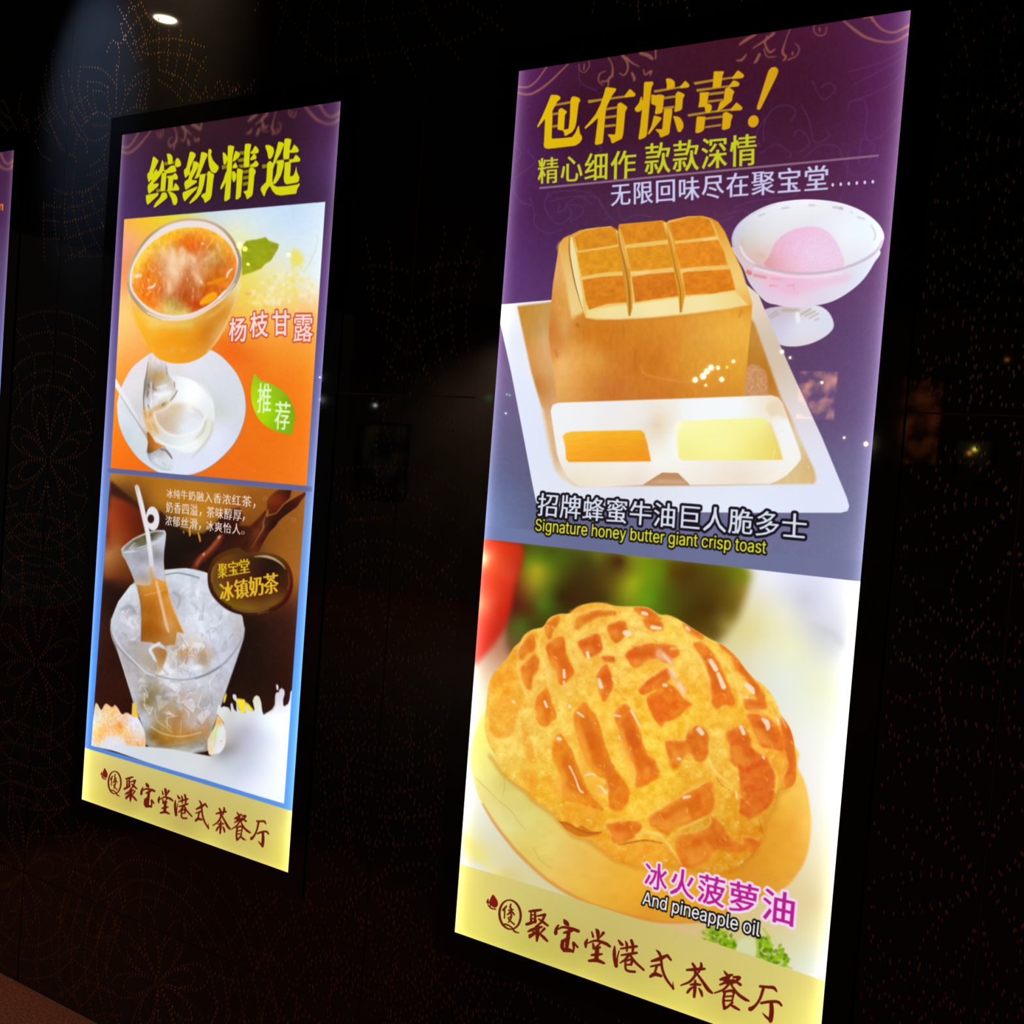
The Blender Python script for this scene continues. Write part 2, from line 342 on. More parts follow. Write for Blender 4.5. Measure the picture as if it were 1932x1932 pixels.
def paint_right(cv):
    s = cv
    s.poly(P('900 0 1740 0 1740 1120 860 1120'), Grad('''990 150 90 34 92, 1030 150 76 28 72, 1080 170 62 22 46, 1200 130 62 22 42, 1350 110 66 20 38, 1500 90 70 22 48, 1640 60 82 32 72, 1700 50 98 44 102,
 985 260 84 36 92, 1020 240 68 26 66, 1100 250 62 20 46, 1250 220 62 22 46, 1400 200 64 22 48, 1550 190 68 24 50, 1690 180 92 38 92, 965 400 88 42 100, 1000 400 76 34 80, 1100 380 74 36 70, 1250 380 80 40 72, 1400 330 74 32 64, 1550 340 84 38 74, 1680 330 98 50 106,
 960 500 92 50 110, 1030 480 80 42 92, 1350 400 88 42 78, 1420 430 90 48 90, 1640 440 98 56 104, 1680 480 108 66 116, 950 640 100 66 120, 1500 620 94 60 98, 1620 620 98 70 116, 1660 620 112 84 132, 945 700 104 86 134,
 940 850 98 98 140, 980 900 94 96 132, 1550 760 98 74 118, 1600 800 104 84 126, 1640 850 116 106 150, 930 980 112 128 176, 1000 1000 98 104 140, 1200 1020 104 108 144, 1400 980 108 108 142, 1580 960 110 110 146, 1620 1040 118 122 158, 1400 1060 108 112 150, 1560 1080 112 116 154''', 62),
           blur=0, tex=grain(.018, 5, 5, 1, 3, (1, .6, 1)))
    # faint purple scrollwork behind the words
    L = []
    for t in ('1030 740 1130 910 1240 820 1180 760 1110 800', '930 960 1000 1100 1050 1300 1180 1250 1150 1170', '590 1300 590 1150 660 1010 780 960 880 1010 840 1110', '860 1250 900 1190 980 1240 1000 1330 900 1400', '560 1400 700 1320 830 1400 820 1450', '960 1440 1100 1330 1260 1340 1310 1450 1400 1600 1560 1560 1630 1420',
              '1350 1020 1380 930 1500 920 1530 1050 1510 1200 1540 1280', '1480 1270 1600 1280 1740 1160 1830 1040', '1470 1280 1460 1500 1540 1480 1600 1330 1540 1320', '1360 660 1700 560 1880 440', '1400 780 1700 620 1870 520', '1420 920 1700 800 1860 660', '1360 1400 1350 1560 1330 1700 1280 1830', '600 1080 520 1230 560 1340'):
        q = P(t, cB); L.append(np.c_[q, np.full(len(q), 2.0)])
    for t in ('280 1380 340 1480 250 1560 160 1640 170 1800 300 1880', '440 1830 500 1760 700 1740 880 1780 960 1900', '620 1932 640 1850 760 1800 860 1860', '160 1300 210 1400 160 1480', '900 1320 950 1360 900 1420', '740 660 760 760 900 830'):
        q = P(t, cA); L.append(np.c_[q, np.full(len(q), 2.0)])
    for t in ('560 60 530 200 640 350 760 290 740 200 650 250 660 170', '560 150 720 110 900 100 1020 130 1090 260 1160 330', '430 260 440 370 560 440 690 400', '740 180 860 190 870 260 760 330', '390 110 420 200 440 280', '250 60 310 160 400 180', '1190 200 1240 320 1350 270 1500 290', '1060 320 1110 290'):
        q = P(t, cC); L.append(np.c_[q, np.full(len(q), 2.0)])
    for t in ('420 200 560 150 700 130', '360 260 500 230 560 260', '300 330 400 290', '700 130 900 110 1000 80'):
        q = P(t, cD); L.append(np.c_[q, np.full(len(q), 2.4)])
    s.lines(L, (112, 64, 134), blur=.8, alpha=.36)
    swirls(s, lambda q: q, (182, 118, 84))
    # ---- headline
    gold = Grad('1020 230 226 188 8, 1120 220 222 178 10, 1250 200 214 166 14, 1350 190 216 170 16, 1460 150 212 158 20, 1430 240 216 160 18', 60)
    dim = (170, 132, 40)
    th = [P(t, cT) for t in ('315 430 500 395 500 425 305 460', '285 540 350 530 350 562 285 570', '278 690 345 682 342 712 276 720', '705 385 880 365 1200 322 1200 350 880 392 716 425', '930 478 1070 458 1066 486 925 512', '920 580 1060 562 1058 595 918 612', '912 686 1052 672 1050 704 910 720',
                             '1508 264 1800 222 1860 200 1860 235 1800 245 1512 298', '1635 345 1780 325 1780 355 1632 376', '1625 468 1760 452 1760 484 1620 495')]
    th += [P(t, cU) for t in ('258 492 580 440 920 398 920 430 580 482 276 538', '300 605 580 573 870 538 880 568 580 610 314 655', '510 667 770 638 765 682 505 716', '495 792 750 763 745 800 495 836', '155 1022 450 977 900 925 900 962 500 1008 170 1066', '450 1078 745 1038 740 1082 445 1116', '445 1222 720 1180 720 1216 440 1256')]
    s.polys(th, dim, blur=.7, soft=True)
    big = [P(t, cT) for t in ('258 328 272 318 345 322 381 350 372 380 345 395 278 520 284 545 270 852 400 845 520 832 560 775 590 700 602 690 615 790 640 825 640 862 610 905 560 938 225 978 185 966 172 935 178 880 190 612 102 720 93 702 150 590 215 440',
        '352 505 372 485 395 480 457 520 452 545 432 560 422 735 400 755 340 742', '498 385 510 350 535 335 605 355 622 392 600 418 590 500 570 660 555 720 522 772 440 822 425 812 420 775 395 745 475 733 490 600',
        '922 240 938 225 1052 240 1056 262 1005 330 937 470 927 540 893 900 880 915 810 930 793 915 834 600 770 660 680 737 667 718 735 640 800 560 860 440 905 310', '1068 435 1085 418 1115 412 1190 465 1186 492 1166 520 1150 700 1140 800 1125 852 1010 912 993 900 985 850 950 808 958 798 1040 802 1052 700',
        '1155 330 1215 250 1235 255 1288 305 1288 330 1268 345 1160 352', '1275 490 1300 455 1330 420 1355 335 1368 350 1372 390 1392 400 1385 490 1330 530 1290 525', '1392 172 1405 162 1500 158 1508 190 1485 225 1470 340 1428 810 1405 840 1335 868 1323 850 1345 700 1362 540 1385 300',
        '1478 322 1490 315 1540 325 1560 315 1610 318 1640 332 1635 362 1618 530 1600 545 1532 560 1522 540 1538 455 1478 432', '1655 130 1672 120 1705 120 1740 135 1768 165 1766 232 1665 258 1668 200', '1830 228 1850 195 1888 150 1905 155 1945 200 1940 225 1915 235 1835 243',
        '1775 310 1800 278 1822 282 1882 310 1887 332 1866 360 1855 490 1840 508 1770 532 1758 520 1770 440', '1635 490 1735 484 1735 540 1712 700 1700 790 1685 805 1600 840 1583 830 1575 790 1530 748 1535 735 1612 738 1625 600', '1512 568 1605 595 1600 622 1560 670 1452 805 1435 792 1480 700', '1742 575 1800 582 1835 600 1870 660 1872 715 1840 770 1820 776 1798 765 1775 680')]
    big += [P(t, cU) for t in ('592 310 762 308 762 342 740 382 716 570 572 592 580 500', '892 420 985 297 1010 300 1092 365 1098 400 1062 428 900 442', '835 565 918 455 1000 485 1022 515 1015 545 990 565 845 578', '360 660 518 653 505 722 490 850 520 845 560 875 566 925 545 970 512 1002 455 992 442 900 345 912 338 900 358 785',
        '775 620 798 582 820 575 855 578 935 638 930 672 908 712 898 800 820 865 740 930 650 985 640 985 660 940 690 830 758 780 765 700', '865 945 965 828 985 832 1065 900 1070 935 1045 958 875 968', '310 1070 325 1055 462 1060 452 1120 435 1275 400 1310 340 1336 290 1332 288 1300', '742 1010 770 990 812 980 905 1035 910 1065 885 1112 866 1240 850 1258 765 1286 725 1272 735 1150',
        '1498 300 1545 248 1610 235 1655 268 1665 315 1635 400 1375 925 1345 955 1308 942 1305 905')] + [ring(1280 + 1249 / 8.782, 100 + 1140 / 8.782, 10, 11.8, 20)]
    s.polys(big, gold, blur=.7, soft=True)
    yg = (196, 204, 34)
    s.text('精心细作', '1016.5 299.5 1201 282 1199 337 1016.5 347.5', yg, (.02, .004), blur=.6, sp=1.1)
    s.text('款款深情', '1218.5 272 1428 252.5 1427 312 1218 330', yg, (.02, .004), blur=.6, sp=1.1)
    s.line(P('1020 355.5 1657 294.5'), (136, 100, 128), 4.2, False, .5)
    s.text('无限回味尽在聚宝堂', '1154 347 1563 311 1562 360 1154.5 390', (200, 202, 236), (.018, .004), blur=.6, sp=1.1)
    s.polys([ring(1572 + i * 15.1, 349.5 - i * 1.15, 2.6, 3.6, 0, 12) for i in range(6)], (206, 208, 238), blur=.5)
    # ---- glass dish with a pink scoop
    W = Grad('400 480 205 200 225, 600 300 225 225 235, 900 170 240 240 248, 1087 130 245 245 250, 1400 200 236 238 246, 1700 400 235 245 252, 1600 600 232 236 246, 700 500 226 222 224, 520 520 214 206 196, 640 640 225 190 185, 1100 300 232 232 240, 1450 450 240 246 252', 32, cD)
    foot = smooth(P('640 1200 700 1130 850 1100 1000 1085 1170 1095 1260 1140 1310 1215 1322 1290 1280 1350 1200 1405 1090 1450 960 1470 840 1455 730 1390 660 1300', cD))
    s.poly(foot, Grad('750 1300 205 200 225, 900 1120 205 190 200, 1000 1300 222 224 240, 1250 1250 218 222 238, 1050 1440 225 215 222, 1150 1130 226 224 236', 18, cD), blur=.8)
    s.lines([P3(t, cD) for t in ('735 1190 16 800 1150 20', '750 1210 14 820 1170 22', '1020 1180 22 1110 1130 26', '1060 1190 18 1150 1150 22', '1100 1210 16 1180 1170 16', '1150 1230 12 1185 1215 14', '860 1140 30 1000 1140 30')], (186, 166, 138), blur=1.2, alpha=.6)
    s.line(P3('990 1170 36 1000 1240 36', cD), (240, 240, 248), blur=1.5)
    bowl = smooth(P('405 560 440 660 500 760 560 900 690 1050 800 1090 950 1112 1170 1094 1330 1050 1480 960 1600 850 1690 710 1740 590 1500 500 900 500', cD))
    s.poly(bowl, Grad('500 800 215 200 205, 600 900 220 205 215, 760 860 240 190 210, 950 900 238 190 215, 800 980 232 200 225, 1150 850 236 212 232, 1350 880 234 222 236, 1000 1060 232 212 228, 1500 850 222 226 240, 1650 700 226 232 246, 1250 1000 224 216 234', 22, cD), blur=.6)
    s.lines([P3(t, cD) for t in ('540 790 40 560 800 40',)], (226, 110, 110), blur=1.3, alpha=.8)
    s.lines([P3(t, cD) for t in ('600 820 30 700 840 30', '760 850 14 850 858 14', '740 915 20 800 915 16', '900 912 16 960 915 16', '958 900 10 962 960 10', '640 700 30 720 720 20')], (224, 128, 140), blur=1.2, alpha=.6)
    s.poly(P('720 860 900 830 1200 850 1460 800 1450 880 1200 930 950 1000 770 930', cD), (238, 186, 216), True, 4, .55)
    rim = smooth(P('393 500 410 420 470 335 600 240 780 165 1000 132 1200 134 1400 165 1580 235 1720 340 1780 450 1765 540 1730 600 1600 690 1400 765 1200 805 960 812 740 780 600 735 480 655 410 580', cD))
    s.poly(rim, W, blur=.6)
    s.lines([P3(t, cD) for t in ('480 500 30 490 560 30 510 620 20', '640 640 60 680 640 40')], (216, 190, 160), blur=2.5, alpha=.6)
    s.poly(P('735 640 800 510 930 415 1090 378 1230 400 1330 490 1395 620 1410 740 1250 790 950 795 760 770 690 720', cD), Grad('720 720 225 160 165, 780 600 232 180 200, 930 450 238 190 222, 1100 400 240 196 222, 1300 500 238 204 232, 1100 600 240 206 236, 1000 750 240 196 218, 1300 720 238 206 230', 18, cD), True, 1.2, tex=grain(.025, 3, 3, 3))
    s.line(P3('600 725 14 760 770 22 960 800 24 1200 798 24 1400 760 24 1600 680 26 1720 590 24 1765 500 20', cD), (196, 176, 196), blur=1.0, alpha=.75)
    s.line(P3('600 760 20 760 800 26 960 835 24 1200 832 20 1400 800 16', cD), (240, 226, 238), blur=1.0, alpha=.7)
    s.line(P3('470 560 18 520 650 22 600 715 14', cD), (236, 234, 244), blur=1.0, alpha=.8)
    s.line(P3('410 560 10 400 470 10 470 340 10 620 240 8 800 165 6', cD), (176, 160, 192), blur=1.2, alpha=.5)
    s.lines([P3(t, cD) for t in ('640 280 14 690 260 14', '850 212 16 910 205 16', '1100 182 18 1150 184 14', '1320 200 20 1400 215 20', '1480 245 12 1490 250 12', '1540 290 14 1600 310 14', '1660 360 10 1700 440 14 1690 500 12')], (178, 172, 184), blur=1.3, alpha=.55)
    s.line(P3('1380 205 18 1400 215 16', cD), (196, 168, 130), blur=1.2, alpha=.7)
    # ---- white tray
    tray = P('944.5 575 1045 566 1400 530 1432 556 1446 590 1494 700 1552 826 1599 940 1603 955 1600 964 1588 967.5 1400 967.5 1022 963 1012 945 1004 905 990 830 966 705 944 606')
    s.poly(tray, Grad('960 600 240 242 246, 950 640 226 232 245, 985 720 222 230 248, 1010 850 222 230 248, 1050 940 226 232 242, 1200 945 222 226 240, 1400 950 226 234 250, 1580 950 222 228 248, 1420 580 232 214 196, 1440 630 214 196 176, 1470 700 214 196 176, 1500 770 226 216 216, 1540 850 226 226 242, 1300 940 226 232 246', 28), blur=.6)
    s.poly(P('977 578 1040 570 1100 560 1380 560 1424 609 1474 750 1490 780 1518 845 1537 886 1541 904 1537 913 1300 916 1085 918 1063 904 1048 886 1038 845 1024 772 1003 700'),
           Grad('990 590 196 138 52, 1020 620 202 156 88, 1035 640 210 172 120, 1000 660 206 140 60, 1030 700 204 150 90, 1015 730 190 116 36, 1035 770 212 160 112, 1030 800 222 178 130, 1045 860 216 180 134, 1070 900 232 216 190, 1430 640 200 140 60, 1425 680 192 128 42, 1450 720 188 120 40, 1475 770 214 150 90, 1500 820 226 206 170, 1530 880 216 180 120, 1500 905 222 196 140, 1260 900 180 126 70', 14), blur=1.4, tex=grain(.02, 8, 20, 4))
    s.line(P3('1024 772 6 1035 830 7 1047 880 6 1065 905 5'), (228, 214, 196), blur=1.5, alpha=.6)
    s.poly(smooth(P('518 1700 560 1640 620 1640 690 1690 715 1760 700 1932 500 1932', cD)), (208, 152, 110), blur=1.5, alpha=.85, tex=grain(.09, 4, 4, 5))
    # ---- toast block
    body = P('690 490 700 480 760 452 850 408 1000 385 1130 375 1180 405 1205 355 1600 320 1640 340 1660 320 1834 284 1960 281 2040 300 2105 335 2165 420 2235 590 2320 760 2365 950 2415 1090 2410 1200 2385 1450 2340 1945 1700 2010 640 2030 640 1932 600 1650 566 1400 566 1290 578 1150 600 900 640 650 660 535', cC)
    s.poly(body, Grad('680 500 224 150 50, 640 700 226 170 96, 690 900 226 168 88, 620 1000 220 150 66, 720 1100 222 160 74, 590 1300 206 122 46, 700 1300 226 172 102, 640 1500 212 132 44, 700 1600 228 172 96, 680 1850 224 164 84, 800 1300 206 128 42, 900 1400 214 130 40, 1100 1300 208 122 34, 1100 1500 206 122 32, 900 1700 216 140 46, 1000 1600 220 150 56, 1300 1400 212 130 38, 1500 1350 214 132 40, 1500 1600 206 118 32, 1350 1800 206 120 38, 1100 1850 196 110 32, 1700 1400 220 140 46, 1800 1700 222 146 48, 1950 1400 226 160 62, 2100 1300 236 172 66, 2200 1500 232 168 58, 2330 1250 238 178 68, 2250 1700 228 160 52, 2000 1800 220 146 46, 2350 1100 226 150 40, 1700 1880 208 124 40, 2200 1900 214 140 46', 34, cC),
           blur=.7, tex=grain(.032, 6, 11, 6, 5, (1, .9, .6)))
    s.poly(P('566 1390 575 1150 600 1130 660 1300 660 1500 600 1600', cC), (206, 126, 52), True, 5, .6)
    s.poly(P('640 560 690 500 750 470 750 620 800 850 880 1120 830 1180 770 1200 720 900 680 700', cC), Grad('700 540 232 176 84, 720 700 236 190 110, 770 900 238 208 136, 830 1120 242 220 150', 20, cC), True, 2.2, .8)
    s.poly(P('755 480 775 465 860 820 920 1120 900 1170 850 1080 790 860 760 640', cC), (240, 222, 164), blur=1.2)
    s.line(P3('755 470 5 750 600 8 790 840 10 830 1000 7 870 1130 3', cC), (120, 88, 30), blur=.5, alpha=.85)
    topf = P('790 462 900 400 1130 375 1200 400 1640 330 1834 286 1960 283 2030 303 2095 400 2170 600 2220 760 2275 980 2390 1090 1950 1160 1500 1205 1200 1222 1000 1222 900 1210 880 1150 870 1000 820 700', cC)
    s.poly(topf, (238, 196, 104), blur=.8, tex=grain(.03, 6, 4, 8))
    s.poly(P('905 1135 1270 1088 1760 1022 2270 965 2385 1085 2200 1125 1834 1172 1500 1205 1200 1222 1000 1222 915 1205', cC), Grad('920 1190 240 216 140, 1100 1160 244 224 158, 1300 1200 240 222 160, 1500 1130 246 230 170, 1800 1100 244 226 164, 2000 1080 244 228 166, 2250 1040 242 216 140', 30, cC), blur=1.3)
    s.poly(P('2050 310 2100 340 2165 430 2240 600 2330 800 2420 1085 2380 1090 2275 980 2215 760 2150 580 2080 400', cC), Grad('2080 360 226 150 40, 2180 600 238 186 90, 2300 900 242 206 120, 2380 1060 236 180 80', 30, cC), blur=1.2)
    sq = ['800 470 880 420 1000 395 1130 382 1165 400 1192 540 1000 570 835 596', '825 618 1000 592 1205 560 1235 780 1050 795 868 828', '875 868 1050 838 1250 828 1280 1062 1100 1075 935 1128 905 1050',
          '1215 378 1420 345 1595 328 1640 495 1450 515 1265 540', '1275 578 1450 560 1655 540 1695 745 1500 765 1315 780', '1325 838 1500 812 1700 795 1745 1005 1550 1030 1355 1060',
          '1660 345 1834 296 1950 288 2025 312 2060 400 2085 460 1834 492 1710 505', '1712 540 1834 522 2100 500 2150 600 2185 725 1970 735 1765 755', '1785 805 1834 790 2205 770 2250 950 2050 985 1834 995 1815 1000']
    tc = ['218 130 24', '222 136 24', '216 116 22', '218 124 24', '224 136 26', '214 108 22', '222 122 22', '228 126 26', '222 116 22']
    for q, c in zip(sq, tc):
        p = P(q, cC); m = p.mean(0); p = m + (p - m) * 1.035
        s.poly(p, tuple(float(v) + e for v, e in zip(c.split(), (2, 12, 8))), blur=1.2, tex=grain(.075, 9, 7, int(m[0]), 4, (1, .9, .3)))
    s.lines([P3(t, cC) for t in ('835 606 16 1000 582 18 1200 552 16', '870 838 18 1050 812 16 1245 800 18', '1270 556 20 1450 536 20 1650 515 18', '1310 806 30 1500 785 26 1700 770 20', '1715 520 20 1900 508 24 2100 480 24', '1770 775 22 1970 768 22 2195 745 24')], (240, 190, 96), blur=1.0, alpha=.55)
    s.lines([P3(t, cC) for t in ('1320 800 16 1420 798 22 1500 785 8', '1790 775 14 1880 770 16', '1980 500 16 2090 480 18')], (242, 214, 150), blur=1.2, alpha=.8)
    s.poly(P('1188 440 1200 380 1215 400 1245 540 1300 760 1322 1000 1325 1120 1305 1192 1288 1190 1270 1050 1235 800 1200 600', cC), (214, 146, 50), blur=.8)
    s.line(P3('1195 440 6 1225 600 8 1280 850 10 1300 1050 14 1300 1185 8', cC), (150, 88, 16), blur=.8, alpha=.8)
    s.line(P3('1205 400 14 1235 560 22 1290 760 10', cC), (236, 186, 90), blur=.8, alpha=.8)
    s.poly(P('1135 378 1200 352 1198 420 1175 405', cC), (90, 44, 60), blur=.8, alpha=.8)
    s.poly(P('1632 400 1648 335 1668 360 1710 510 1745 740 1800 950 1802 1010 1775 1160 1755 1162 1745 1010 1700 760 1650 500', cC), (222, 152, 46), blur=.8)
    s.line(P3('1640 440 5 1680 600 8 1725 800 10 1760 960 12 1765 1150 10', cC), (166, 98, 20), blur=.8, alpha=.75)
    s.line(P3('1640 380 10 1680 480 16 1710 600 8', cC), (240, 196, 100), blur=.8, alpha=.8)
    s.poly(P('1598 318 1650 318 1640 345', cC), (90, 44, 60), blur=.6, alpha=.8)
    s.line(P3('790 1195 20 900 1225 16 1200 1232 12 1500 1215 12 1834 1185 12 2100 1150 12', cC), (206, 118, 30), blur=2.2, alpha=.5)
    s.line(P3('1400 1640 8 1440 1720 14 1600 1760 12 1800 1790 12 2000 1770 8', cC), (232, 160, 80), blur=1.6, alpha=.6)
    s.lines([P3(t, cC) for t in ('820 1270 30 830 1280 30', '880 1300 8 885 1400 8', '1350 1500 10 1355 1700 10', '1240 1270 8 1245 1400 6', '620 1500 20 640 1560 20', '2320 1140 14 2300 1200 14')], (160, 88, 26), blur=1.8, alpha=.5)
    # ---- divided sauce dish
    s.poly(P('1040 775 1044 764 1055 760 1320 751 1456 746 1469 750 1477 760 1511 855 1512 866 1504 878 1485 897 1467 908 1452 913 1303 915.5 1292 905 1280 893 1250 892 1214 915 1127 919.5 1092 917 1071 899 1057 872 1052 855 1044 804'),
           Grad('1060 775 238 240 244, 1150 780 236 234 236, 1220 790 236 230 222, 1240 800 230 210 186, 1080 800 238 240 244, 1300 775 244 246 246, 1400 765 244 248 248, 1460 770 240 224 196, 1480 800 242 244 246, 1500 850 244 244 240, 1065 850 240 240 236, 1110 890 240 232 214, 1180 880 244 238 226, 1240 870 246 244 238, 1090 905 238 226 208, 1200 905 236 222 210, 1320 890 242 236 226, 1400 900 238 224 206, 1460 895 244 238 228, 1255 830 240 232 216, 1245 790 236 220 198, 1270 830 246 246 246', 13), blur=.9)
    s.poly(P('1215 915 1240 899 1254 893 1280 893 1292 905 1301 915', ), (190, 142, 100), blur=1.2, alpha=.9)
    s.poly(P('1220 912 1245 905 1290 906 1300 914'), (216, 180, 150), blur=2, alpha=.7)
    s.poly(P('690 590 720 565 780 552 1100 545 1400 540 1432 565 1460 660 1494 822 1100 826 745 830 720 800 715 700', cE), Grad('720 600 248 190 50, 1000 570 248 182 40, 1350 560 246 176 34, 800 700 248 170 36, 1100 720 240 158 28, 1400 700 240 156 30, 1000 800 242 156 32, 1450 800 240 150 28', 14, cE), blur=1.0, tex=grain(.02, 14, 3, 2))
    s.line(P3('740 818 10 1100 822 8 1485 818 8', cE), (226, 140, 24), blur=.8, alpha=.5)
    s.poly(P('15 490 60 462 400 440 830 428 885 480 950 640 1002 800 990 810 500 814 90 816 55 800 30 700', cF), Grad('100 500 250 248 178, 500 500 248 246 166, 850 450 246 240 150, 100 700 246 240 150, 500 700 248 244 160, 900 640 238 220 120, 980 780 236 212 100, 500 800 246 240 150, 930 500 238 218 140', 16, cF), blur=.9)
    s.line(P3('885 470 16 950 640 22 990 800 18', cF), (232, 208, 110), blur=1.6, alpha=.6)
    s.lines([P3(t, cF) for t in ('915 800 8 930 720 10', '980 560 12 1010 540 16', '850 940 14 940 900 10', '1235 870 10 1240 890 8')], (246, 232, 200), blur=.9, alpha=.7)
    s.poly(P('850 330 900 280 960 262 990 290 1010 340 1040 440 960 400 900 420', cF), (232, 212, 180), True, 2.5, .7)
    s.line(P3('60 470 40 30 560 40 40 800 30', cF), (250, 250, 246), blur=2, alpha=.7)
    # ================= lower picture
    lowq = P('911 1015.5 1623.5 1096.5 1560 1932 1540 1932 860 1757 866 1629')
    s.poly(P('905 1015.4 1630 1097.3 1630 1932 840 1932 840 1015'), Grad('''1500 1100 220 224 240, 1450 1090 236 238 248, 1600 1120 246 248 252, 1520 1130 208 208 226, 1560 1160 222 222 236, 1440 1140 232 226 196, 1480 1160 236 234 214, 1550 1200 212 214 216, 1580 1210 220 220 222,
 1500 1220 238 238 200, 1420 1190 226 216 150, 1440 1230 232 228 200, 1600 1250 250 250 250, 1480 1290 230 236 226, 1550 1300 240 242 210, 1530 1400 244 244 240, 1590 1400 250 250 240, 1560 1500 248 248 244, 1560 1620 244 236 200, 1590 1600 250 248 220, 1540 1700 226 210 160, 1480 1720 222 204 150, 1550 1760 236 230 180, 1590 1700 250 246 200,
 1530 1820 226 232 210, 1555 1840 244 248 240, 1400 1760 212 196 130, 1350 1760 216 190 130, 1450 1790 214 206 160, 1400 1800 206 202 150, 1250 1770 216 186 130, 1100 1730 214 206 150, 1150 1750 218 200 140,
 880 1300 255 255 255, 900 1300 250 244 220, 890 1400 250 250 200, 900 1270 244 220 196, 940 1230 196 140 110, 960 1215 170 120 90, 880 1480 252 252 244, 890 1540 240 240 220, 920 1580 226 222 190, 960 1630 222 214 170, 1000 1670 216 208 160, 880 1600 244 236 150, 900 1620 236 224 140, 950 1655 222 206 120, 870 1630 240 246 255, 900 1640 226 232 236, 930 1655 228 226 210, 1060 1700 214 206 160''', 24), blur=0)
    dark = P('905 1010 1400 1060 1420 1080 1410 1120 1395 1165 1370 1200 1330 1240 1000 1260 960 1230 940 1100')
    s.poly(dark, Grad('''985 1030 70 64 12, 1000 1060 110 130 20, 1015 1075 170 160 24, 1010 1100 150 140 30, 1030 1060 96 120 20, 1040 1040 70 84 14, 1060 1050 74 92 16, 1080 1090 64 52 12, 1050 1110 66 72 12, 1060 1125 56 36 10, 1025 1140 80 110 20, 1030 1150 72 96 16, 1000 1150 84 50 18, 985 1180 76 96 24, 1010 1180 66 62 14,
 1110 1060 70 62 16, 1130 1050 96 100 20, 1100 1120 62 40 12, 1140 1130 68 54 12, 1170 1060 74 40 14, 1190 1050 120 120 20, 1215 1055 118 140 14, 1195 1100 156 166 20, 1185 1120 140 146 24, 1215 1110 112 144 16, 1230 1130 96 144 16, 1250 1080 98 124 14, 1245 1130 84 110 14, 1270 1080 88 66 10, 1300 1080 78 56 10, 1330 1100 82 66 14,
 1370 1100 96 82 16, 1395 1090 116 124 14, 1400 1110 140 116 30, 1300 1130 76 62 14, 1340 1150 76 50 10, 1380 1150 110 90 20, 1300 1170 72 54 8, 1350 1190 100 80 20, 1370 1180 150 130 60, 1340 1210 120 96 40, 960 1230 120 80 50, 970 1100 120 40 20, 975 1140 90 30 16''', 13), blur=7)
    s.poly(P('905 1010 985 1025 990 1045 984 1070 972 1110 965 1150 955 1185 935 1215 912 1240 895 1258 880 1255 880 1010'), Grad('''920 1030 250 80 40, 950 1040 224 60 26, 975 1050 200 50 22, 985 1070 190 40 20, 915 1055 255 220 170, 925 1060 250 120 70, 905 1080 255 80 40, 950 1100 222 56 28, 975 1110 196 40 20, 905 1110 250 86 46, 910 1140 252 140 90, 940 1150 216 50 26, 905 1170 252 84 46, 930 1180 214 50 28, 910 1220 226 60 34, 895 1240 224 80 50, 945 1185 190 40 24, 960 1085 220 66 40''', 11), blur=4.5)
    s.poly(P('900 1015.4 1630 1097.3 1630 1060 900 990'), Grad('930 990 110 124 170, 1100 1020 102 108 146, 1300 1040 106 112 150, 1560 1080 112 116 154', 60), blur=.5)
    s.line(P3('1530 1180 8 1570 1195 14 1592 1218 8'), (200, 204, 214), blur=5, alpha=.6)
    # shallow plate curve at the lower left
    s.line(P3('880 1580 14 905 1615 12 950 1655 8'), (240, 226, 120), blur=4, alpha=.6)
    # ---- caption
    s.text('招牌蜂蜜牛油巨人脆多士', '1018.5 929.5 1523 970 1521 1019 1015 973', (214, 222, 238), (.014, .005), ((20, 16, 26), .09), blur=.6, sp=1.07)
    s.text('Signature honey butter giant crisp toast', '1012.5 978 1447 1019.5 1445 1051.5 1010.5 1007.5', (220, 222, 46), (.008, .004), ((18, 14, 20), .075), blur=.6)
    # bun: pale lower half
    lower = smooth(P('893 1400 888 1430 893 1462 900 1490 912 1518 933 1552 958 1585 985 1616 1010 1640 1036 1662 1066 1682 1098 1699 1140 1714 1181 1726 1215 1735 1250 1739 1290 1740 1326 1737 1380 1720 1430 1700 1482 1674 1505 1648 1520 1622 1528 1590 1531 1550 1527 1510 1519 1475 1505 1445 1490 1400 1300 1300 1000 1300 920 1340', ))
    s.poly(lower, Grad('''895 1400 250 244 130, 905 1460 244 236 140, 925 1480 234 220 130, 950 1480 222 206 110, 930 1530 234 220 140, 960 1560 226 218 140, 1000 1560 226 212 120, 985 1600 224 200 100, 1040 1600 232 206 110, 1090 1610 234 190 90, 1040 1650 232 194 96, 1100 1660 234 186 76, 1150 1640 236 180 66, 1150 1700 230 172 56, 1200 1680 238 172 50, 1250 1700 230 164 46, 1220 1725 222 150 40, 1300 1700 230 164 44, 1350 1690 228 158 40, 1400 1660 222 146 38,
 1440 1640 226 152 42, 1480 1640 234 166 50, 1470 1580 232 162 46, 1500 1560 240 170 58, 1520 1560 248 196 84, 1510 1500 248 196 86, 1480 1520 242 182 64, 1500 1620 236 168 56, 1490 1660 232 166 60, 1450 1560 228 156 44''', 26), blur=1.6, tex=grain(.02, 20, 14, 3))
    s.line(P3('912 1516 3 933 1551 5 958 1584 6 985 1615 6 1036 1661 6 1098 1698 7 1140 1713 6 1181 1725 5 1250 1739 5 1326 1738 4'), (214, 130, 46), blur=1.6, alpha=.65)
    s.lines([P3(t, cI) for t in ('490 560 5 500 640 5 480 720 5', '540 560 6 600 610 8 690 660 8', '440 770 5 560 870 6 620 960 5 690 1040 6', '760 1200 5 820 1310 6 920 1390 6', '230 560 6 330 660 6 430 760 5')], (196, 152, 60), blur=1.0, alpha=.6)
